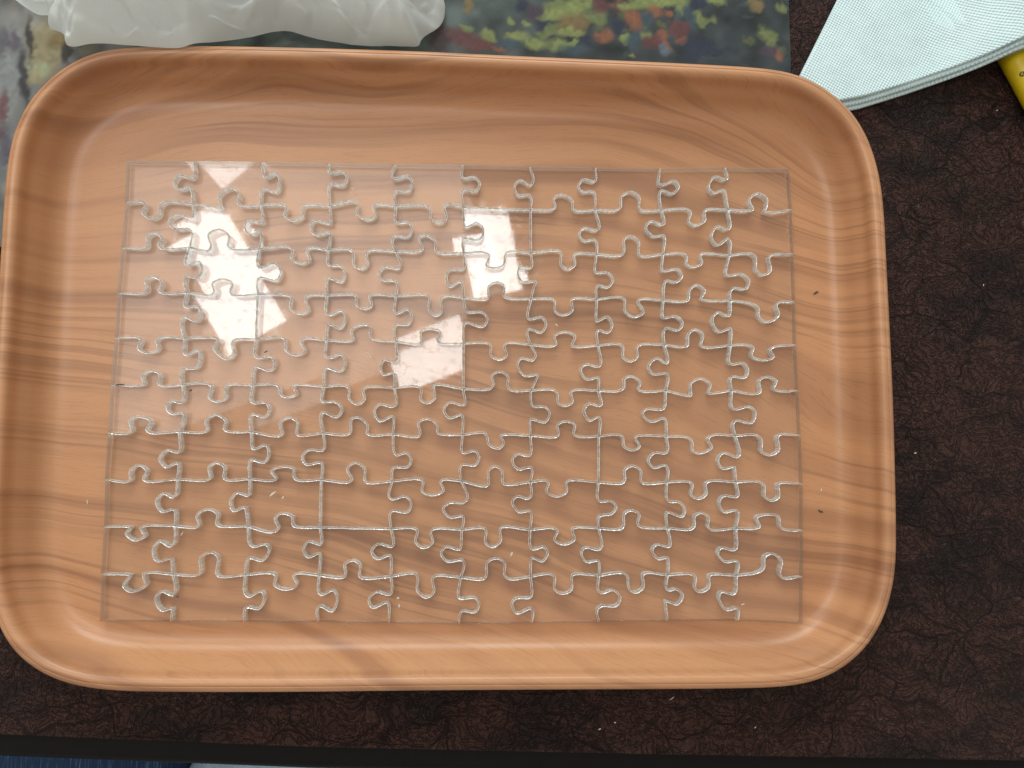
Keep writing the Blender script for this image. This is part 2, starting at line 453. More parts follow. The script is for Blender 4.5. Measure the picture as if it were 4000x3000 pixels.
# ------------------------------------------------------------------ printed canvas board
STROKES = [(0.5, 181.7, 1.45, 2.89, 0.0, (0.22, 0.16, 0.07)), (26.1, 182.5, 2.17, 2.17, 0.0, (0.03, 0.038, 0.065)), (32.2, 178.6, 3.25, 2.89, 0.0, (0.075, 0.05, 0.075)), (36.8, 173.5, 3.25, 1.81, 0.0, (0.03, 0.038, 0.065)), (40.7, 177.7, 5.42, 1.81, 0.09, (0.24, 0.28, 0.1)), (46.5, 180.2, 7.23, 2.53, 0.09, (0.24, 0.28, 0.1)), (42.6, 183.0, 4.34, 1.81, 0.0, (0.18, 0.21, 0.085)), (51.1, 183.2, 2.89, 2.89, 0.0, (0.24, 0.28, 0.1)), (57.3, 184.6, 2.17, 1.45, 0.35, (0.24, 0.28, 0.1)), (50.3, 174.7, 6.15, 3.25, 0.26, (0.22, 0.16, 0.07)), (24.2, 167.1, 4.34, 1.81, 0.09, (0.24, 0.28, 0.1)), (38.8, 169.9, 3.98, 2.17, 0.44, (0.18, 0.21, 0.085)), (33.0, 163.4, 4.7, 2.17, 0.0, (0.24, 0.28, 0.1)), (49.5, 169.4, 5.06, 1.45, 0.17, (0.24, 0.28, 0.1)), (43.7, 162.5, 2.89, 2.17, 0.35, (0.24, 0.28, 0.1)), (49.9, 164.2, 3.25, 0.9, 0.61, (0.24, 0.28, 0.1)), (21.1, 175.3, 0.9, 1.27, 0.0, (0.24, 0.28, 0.1)), (28.4, 173.9, 1.81, 0.9, -0.52, (0.24, 0.28, 0.1)), (-0.2, 170.1, 2.53, 1.27, -0.35, (0.18, 0.21, 0.085)), (10.5, 166.8, 2.17, 2.53, 0.0, (0.24, 0.28, 0.1)), (61.9, 177.9, 3.62, 3.62, 0.0, (0.18, 0.21, 0.085)), (-0.1, 164.1, 9.04, 3.07, -0.26, (0.14, 0.055, 0.055)), (-12.2, 164.5, 3.98, 5.42, 0.0, (0.05, 0.03, 0.035)), (8.3, 162.5, 2.89, 1.45, 0.0, (0.14, 0.055, 0.055)), (15.1, 160.5, 2.53, 1.16, 0.0, (0.27, 0.11, 0.06)), (65.7, 168.3, 3.25, 2.71, 0.0, (0.27, 0.11, 0.06)), (50.3, 160.8, 5.42, 1.81, 0.17, (0.055, 0.085, 0.105)), (19.7, 162.8, 5.42, 1.27, 0.0, (0.055, 0.085, 0.105)), (56.8, 166.0, 2.53, 1.45, -0.7, (0.03, 0.038, 0.065)), (63.8, 183.2, 3.25, 2.53, 0.0, (0.14, 0.055, 0.055)), (72.8, 183.5, 3.72, 2.48, 0.0, (0.14, 0.055, 0.055)), (85.6, 184.8, 10.33, 2.07, 0.09, (0.24, 0.28, 0.1)), (75.8, 182.2, 2.89, 1.24, 0.09, (0.24, 0.28, 0.1)), (96.8, 186.5, 6.2, 1.65, 0.17, (0.24, 0.28, 0.1)), (102.5, 183.0, 2.07, 2.89, 0.0, (0.24, 0.28, 0.1)), (109.6, 179.5, 2.07, 2.48, -0.52, (0.24, 0.28, 0.1)), (112.6, 176.3, 2.07, 1.86, 0.35, (0.18, 0.21, 0.085)), (117.1, 178.3, 1.65, 1.65, 0.0, (0.18, 0.21, 0.085)), (119.1, 187.2, 3.31, 1.24, 0.0, (0.24, 0.28, 0.1)), (75.3, 166.5, 1.86, 1.65, 0.0, (0.24, 0.28, 0.1)), (84.6, 169.0, 1.65, 2.07, 0.0, (0.24, 0.28, 0.1)), (78.3, 159.2, 1.24, 0.83, 0.0, (0.24, 0.28, 0.1)), (79.8, 175.8, 3.1, 3.72, 0.17, (0.27, 0.11, 0.06)), (89.6, 180.7, 3.31, 2.48, 0.0, (0.27, 0.11, 0.06)), (92.1, 169.7, 2.89, 2.07, 0.0, (0.27, 0.11, 0.06)), (96.7, 179.5, 1.65, 1.03, 0.0, (0.27, 0.11, 0.06)), (101.8, 167.2, 2.07, 1.24, 0.0, (0.27, 0.11, 0.06)), (94.7, 164.2, 1.24, 2.27, 0.35, (0.27, 0.11, 0.06)), (72.2, 173.3, 2.48, 2.48, 0.0, (0.03, 0.038, 0.065)), (85.5, 176.4, 2.07, 3.31, -0.26, (0.055, 0.085, 0.105)), (80.1, 166.6, 2.89, 4.13, 0.0, (0.055, 0.085, 0.105)), (106.4, 178.0, 1.86, 5.37, 0.26, (0.055, 0.085, 0.105)), (109.8, 165.1, 6.61, 2.48, 0.0, (0.03, 0.038, 0.065)), (101.1, 178.7, 1.24, 2.48, 0.0, (0.055, 0.085, 0.105)), (110.2, 186.0, 3.31, 2.07, 0.0, (0.03, 0.038, 0.065)), (88.5, 166.4, 3.31, 2.48, 0.0, (0.14, 0.055, 0.055)), (101.0, 172.7, 3.72, 2.89, 0.0, (0.14, 0.055, 0.055)), (143.4, 171.1, 3.72, 2.48, -0.35, (0.18, 0.21, 0.085)), (150.5, 184.8, 1.65, 1.65, 0.0, (0.18, 0.21, 0.085)), (145.5, 166.5, 1.24, 1.65, 0.0, (0.18, 0.21, 0.085)), (139.3, 185.9, 2.89, 2.07, 0.0, (0.22, 0.16, 0.07)), (149.3, 161.1, 1.16, 2.07, 0.35, (0.27, 0.11, 0.06)), (144.5, 162.3, 3.72, 2.07, 0.17, (0.075, 0.05, 0.075)), (114.1, 160.6, 10.33, 1.65, 0.17, (0.03, 0.038, 0.065)), (93.3, 161.9, 1.65, 2.48, 0.26, (0.14, 0.17, 0.22)), (-207.6, 152.2, 6.62, 10.75, 0.0, (0.25, 0.26, 0.255)), (-207.2, 134.6, 4.55, 12.4, 0.0, (0.25, 0.26, 0.255)), (-192.0, 154.4, 6.2, 10.75, 0.0, (0.34, 0.29, 0.16)), (-194.3, 144.6, 3.31, 2.48, 0.0, (0.36, 0.4, 0.25)), (-187.3, 159.5, 3.72, 3.31, 0.0, (0.22, 0.16, 0.07)), (-199.4, 159.1, 1.45, 7.03, 0.09, (0.03, 0.027, 0.03)), (-201.3, 140.9, 1.74, 9.51, 0.14, (0.03, 0.027, 0.03)), (-182.9, 154.2, 1.65, 4.55, 0.0, (0.03, 0.027, 0.03)), (-196.1, 141.0, 2.48, 2.48, 0.0, (0.34, 0.29, 0.16)), (-209.8, 126.6, 1.65, 5.38, 0.0, (0.16, 0.06, 0.07)), (-209.1, 113.5, 1.65, 2.07, 0.0, (0.16, 0.06, 0.07)), (-206.7, 157.6, 1.65, 3.72, 0.0, (0.12, 0.1, 0.13)), (-211.6, 156.6, 2.07, 4.96, 0.0, (0.11, 0.1, 0.12)), (-207.1, 108.4, 2.48, 6.2, 0.0, (0.11, 0.1, 0.13))]
def build_canvas():
    x0, x1, y0, y1, st = -240.0, 154.4, 62.0, 205.0, 0.7
    nx = int((x1 - x0) / st) + 1; ny = int((y1 - y0) / st) + 1
    xs = np.linspace(x0, x1, nx); ysv = np.linspace(y0, y1, ny)
    X, Y = np.meshgrid(xs, ysv)
    rs = np.random.RandomState(5)
    def smooth_noise(cell, seed):
        r = np.random.RandomState(seed)
        gx = int((x1 - x0) / cell) + 3; gy = int((y1 - y0) / cell) + 3
        G = r.rand(gy, gx)
        fx = (X - x0) / cell; fy = (Y - y0) / cell
        ix = fx.astype(int); iy = fy.astype(int); tx = fx - ix; ty = fy - iy
        tx = tx * tx * (3 - 2 * tx); ty = ty * ty * (3 - 2 * ty)
        return (G[iy, ix] * (1 - tx) + G[iy, ix + 1] * tx) * (1 - ty) + (G[iy + 1, ix] * (1 - tx) + G[iy + 1, ix + 1] * tx) * ty - 0.5
    n1, n2, n3 = smooth_noise(4.0, 1), smooth_noise(4.0, 2), smooth_noise(1.5, 3)
    img = np.zeros((ny, nx, 3))
    left = np.clip((-120 - X) / 40, 0, 1)[..., None]
    mid = np.clip((60 - X) / 50, 0, 1)[..., None] * (1 - left)
    img[:] = np.array([0.040, 0.050, 0.054])
    img = img * (1 - mid) + mid * np.array([0.085, 0.105, 0.10])
    img = img * (1 - left) + left * np.array([0.20, 0.195, 0.185])
    img *= (1 + 0.9 * smooth_noise(9.0, 8) + 0.5 * n1)[..., None]
    def stroke(cx, cy, rx, ry, ang, col, op=0.9):
        dx = X - cx + n1 * 2.6 + n3 * 1.6; dy = Y - cy + n2 * 2.6 - n3 * 1.4
        c, s = math.cos(ang), math.sin(ang)
        u = (dx * c + dy * s) / rx; v = (-dx * s + dy * c) / ry
        d = np.sqrt(u * u + v * v)
        a = np.clip((1.25 - d) / 0.62, 0, 1)[..., None] * op
        tint = np.array(col) * (1 + 0.35 * n3)[..., None]
        return a, tint
    pal = [(0.03, 0.035, 0.06), (0.13, 0.16, 0.05), (0.07, 0.09, 0.09), (0.10, 0.045, 0.04), (0.055, 0.065, 0.075), (0.16, 0.17, 0.06)]
    for k in range(70):
        cx = rs.uniform(-10, 152); cy = rs.uniform(140, 200)
        a, t = stroke(cx, cy, rs.uniform(1.5, 5), rs.uniform(1.0, 2.4), rs.uniform(-0.6, 0.9), pal[rs.randint(len(pal))], 0.5)
        img = img * (1 - a) + t * a
    for k in range(40):
        cx = rs.uniform(-235, -140); cy = rs.uniform(70, 200)
        a, t = stroke(cx, cy, rs.uniform(1.5, 4), rs.uniform(5, 14), rs.uniform(-0.2, 0.2),
                      [(0.26, 0.29, 0.29), (0.12, 0.10, 0.11), (0.22, 0.19, 0.12), (0.16, 0.18, 0.19)][rs.randint(4)], 0.45)
        img = img * (1 - a) + t * a
    for (cx, cy, rx, ry, ang, col) in STROKES:
        a, t = stroke(cx, cy, rx * 1.4, ry * 1.5, ang, col, 0.85)
        img = img * (1 - a) + t * a
    img = np.clip(img, 0.004, 1)
    Z = 0.0009 + 0.00006 * n3
    V = np.stack([X * MM, Y * MM, Z], -1).reshape(-1, 3)
    idx = np.arange(nx * ny).reshape(ny, nx)
    F = np.stack([idx[:-1, :-1], idx[:-1, 1:], idx[1:, 1:], idx[1:, :-1]], -1).reshape(-1, 4)
    me = bpy.data.meshes.new("painted_canvas")
    base = len(V)
    skirt = [idx[0, i] for i in range(nx)] + [idx[j, -1] for j in range(1, ny)] + [idx[-1, i] for i in range(nx - 2, -1, -1)] + [idx[j, 0] for j in range(ny - 2, 0, -1)]
    SV = V[skirt].copy(); SV[:, 2] = 0.0001
    m = len(skirt)
    SF = [(skirt[i], base + i, base + (i + 1) % m, skirt[(i + 1) % m]) for i in range(m)]
    me.from_pydata(np.vstack([V, SV]).tolist(), [], F.tolist() + SF)
    me.materials.append(M_CANVAS)
    at = me.color_attributes.new("paint", 'FLOAT_COLOR', 'POINT')
    rgba = np.ones((base + m, 4)); rgba[:base, :3] = img.reshape(-1, 3); rgba[base:, :3] = img.reshape(-1, 3)[skirt]
    at.data.foreach_set("color", rgba.ravel())
    o = bpy.data.objects.new("painted_canvas", me)
    COL.objects.link(o)
    tag(o, "canvas printed with green and orange foliage brushwork lying behind the tray", "canvas")
build_canvas()

# ------------------------------------------------------------------ tray
RIM = [[-19.4, 145.3], [19.5, 144.4], [59.8, 143.6], [100.4, 142.7], [137.2, 141.2], [151.5, 137.7], [165.6, 128.5], [175.5, 116.1], [181.0, 100.5], [183.4, 84.0], [183.7, 55.3], [183.9, 27.2], [184.0, -2.5], [183.6, -31.6], [182.9, -60.3], [182.3, -73.5], [179.8, -86.5], [173.3, -101.3], [162.3, -113.2], [148.6, -120.4], [133.3, -123.0], [95.5, -123.5], [39.5, -123.4], [-15.7, -123.4], [-70.2, -123.6], [-124.0, -123.1], [-143.6, -121.9], [-155.2, -119.6], [-164.2, -115.6], [-173.5, -109.0], [-178.9, -102.4], [-186.5, -83], [-189.2, -60], [-189.9, -20], [-190.4, 30], [-190.8, 70], [-190.8, 85.8], [-190.4, 94.9], [-189.0, 105.4], [-185.8, 114.8], [-181.4, 122.1], [-174.0, 131.0], [-165.9, 137.2], [-160.7, 140.1], [-153.9, 142.7], [-125, 145.0], [-70, 145.6]]
def closed_spline(pts, per=12):
    P = np.array(pts, float); n = len(P); out = []
    for i in range(n):
        p0, p1, p2, p3 = P[i - 1], P[i], P[(i + 1) % n], P[(i + 2) % n]
        for k in range(per):
            t = k / per
            out.append(0.5 * ((2 * p1) + (-p0 + p2) * t + (2 * p0 - 5 * p1 + 4 * p2 - p3) * t * t + (-p0 + 3 * p1 - 3 * p2 + p3) * t ** 3))
    return np.array(out)
def uniform(P, n):
    Q = np.vstack([P, P[:1]]); d = np.r_[0, np.cumsum(np.linalg.norm(np.diff(Q, axis=0), axis=1))]
    s = np.linspace(0, d[-1], n, endpoint=False)
    return np.stack([np.interp(s, d, Q[:, 0]), np.interp(s, d, Q[:, 1])], 1)
def build_tray():
    n = 320
    P = uniform(closed_spline(RIM), n)
    for _ in range(10):
        P = 0.5 * P + 0.25 * (np.roll(P, 1, 0) + np.roll(P, -1, 0))
    area2 = (P[:, 0] * np.roll(P[:, 1], -1) - np.roll(P[:, 0], -1) * P[:, 1]).sum()
    if area2 < 0: P = P[::-1]
    nv = inward_normals(P)
    prof = [(13.0, 1.05), (9.0, 1.2), (6.5, 3.5), (4.6, 9.0), (2.6, 15.5), (0.9, 19.0), (0.15, 21.0), (0.0, 22.3), (0.3, 23.5), (0.95, 24.5), (1.8, 25.1), (2.5, 25.35),
            (2.62, 25.38), (2.70, 25.15), (2.82, 25.15), (2.92, 25.38), (3.8, 25.45), (4.9, 25.25), (5.7, 24.7), (6.25, 23.5), (6.45, 22.0), (6.45, 20.2), (6.55, 18.6), (7.2, 16.6), (8.5, 14.2), (9.3, 11.7), (10.2, 9.4), (11.3, 7.3), (12.7, 5.8), (14.4, 4.75), (16.3, 4.22), (18.2, 4.04), (20.5, 4.0)]
    verts, faces = [], []
    for off, z in prof:
        for p in P + nv * off:
            verts.append((p[0] * MM, p[1] * MM, z * MM))
    for r in range(len(prof) - 1):
        for i in range(n):
            j = (i + 1) % n
            faces.append((r * n + i, r * n + j, (r + 1) * n + j, (r + 1) * n + i))
    faces.append(tuple(range((len(prof) - 1) * n, len(prof) * n)))
    faces.append(tuple(reversed(range(n))))
    o = mesh_obj("serving_tray", verts, faces, M_WOOD)
    o.data.polygons[-2].use_smooth = False; o.data.polygons[-1].use_smooth = False
    tag(o, "orange-brown wood-grain serving tray with raised rounded rim holding the puzzle", "tray")
build_tray()

# ------------------------------------------------------------------ clear jigsaw puzzle
CORNERS = [[[-149.7, 99.8], [-120.0, 100.3], [-89.6, 100.6], [-60.1, 100.6], [-30.5, 100.6], [-0.4, 101.0], [29.8, 100.8], [59.8, 101.0], [89.3, 101.2], [119.2, 102.2], [148.8, 102.1]], [[-149.3, 80.7], [-119.7, 80.5], [-89.9, 80.6], [-59.6, 80.8], [-30.2, 81.2], [-0.2, 81.2], [30.0, 80.5], [59.2, 81.1], [89.4, 81.5], [119.9, 82.2], [149.5, 82.5]], [[-149.7, 60.5], [-120.1, 60.7], [-89.9, 60.5], [-59.8, 60.7], [-29.9, 60.5], [0.1, 60.2], [30.2, 60.7], [59.7, 60.6], [89.8, 61.0], [120.2, 61.0], [149.7, 61.9]], [[-150.4, 40.3], [-120.4, 40.8], [-89.6, 40.3], [-59.7, 40.3], [-29.4, 40.4], [0.4, 40.0], [30.3, 39.8], [59.7, 40.0], [89.7, 40.1], [120.1, 40.2], [149.8, 39.8]], [[-150.4, 20.5], [-120.5, 20.5], [-89.6, 20.2], [-59.3, 20.4], [-29.1, 20.2], [0.5, 19.5], [30.2, 19.3], [60.2, 19.3], [89.8, 19.9], [119.6, 20.0], [149.6, 20.3]], [[-150.9, 0.1], [-120.5, 0.3], [-90.4, 0.3], [-59.8, -0.1], [-29.1, -0.2], [0.7, -0.6], [30.4, -1.0], [60.1, -0.9], [90.2, -0.5], [119.8, -0.2], [150.1, -0.3]], [[-150.8, -20.5], [-120.8, -19.9], [-90.3, -19.9], [-59.6, -20.2], [-29.5, -20.5], [0.6, -20.6], [30.3, -20.8], [60.3, -20.9], [90.2, -20.7], [120.9, -20.3], [150.4, -20.3]], [[-151.1, -40.3], [-120.8, -40.2], [-90.2, -40.0], [-59.8, -40.2], [-29.4, -40.7], [0.4, -40.6], [30.3, -40.9], [60.0, -40.9], [90.2, -40.8], [120.7, -40.6], [150.6, -41.5]], [[-150.4, -60.2], [-120.7, -59.9], [-90.2, -60.0], [-59.7, -60.4], [-29.4, -61.0], [0.8, -61.3], [30.2, -61.4], [60.0, -60.7], [90.1, -60.6], [120.2, -60.6], [149.9, -61.6]], [[-150.5, -80.0], [-120.6, -80.1], [-90.4, -80.2], [-59.5, -80.5], [-29.1, -81.0], [0.6, -81.5], [30.4, -81.2], [59.9, -80.8], [89.8, -80.6], [120.0, -80.8], [149.3, -81.5]], [[-149.9, -99.5], [-120.6, -99.7], [-90.1, -99.9], [-59.6, -100.0], [-29.8, -100.7], [0.1, -101.0], [30.7, -100.9], [59.8, -100.4], [89.5, -100.1], [120.0, -100.1], [148.5, -101.3]]]
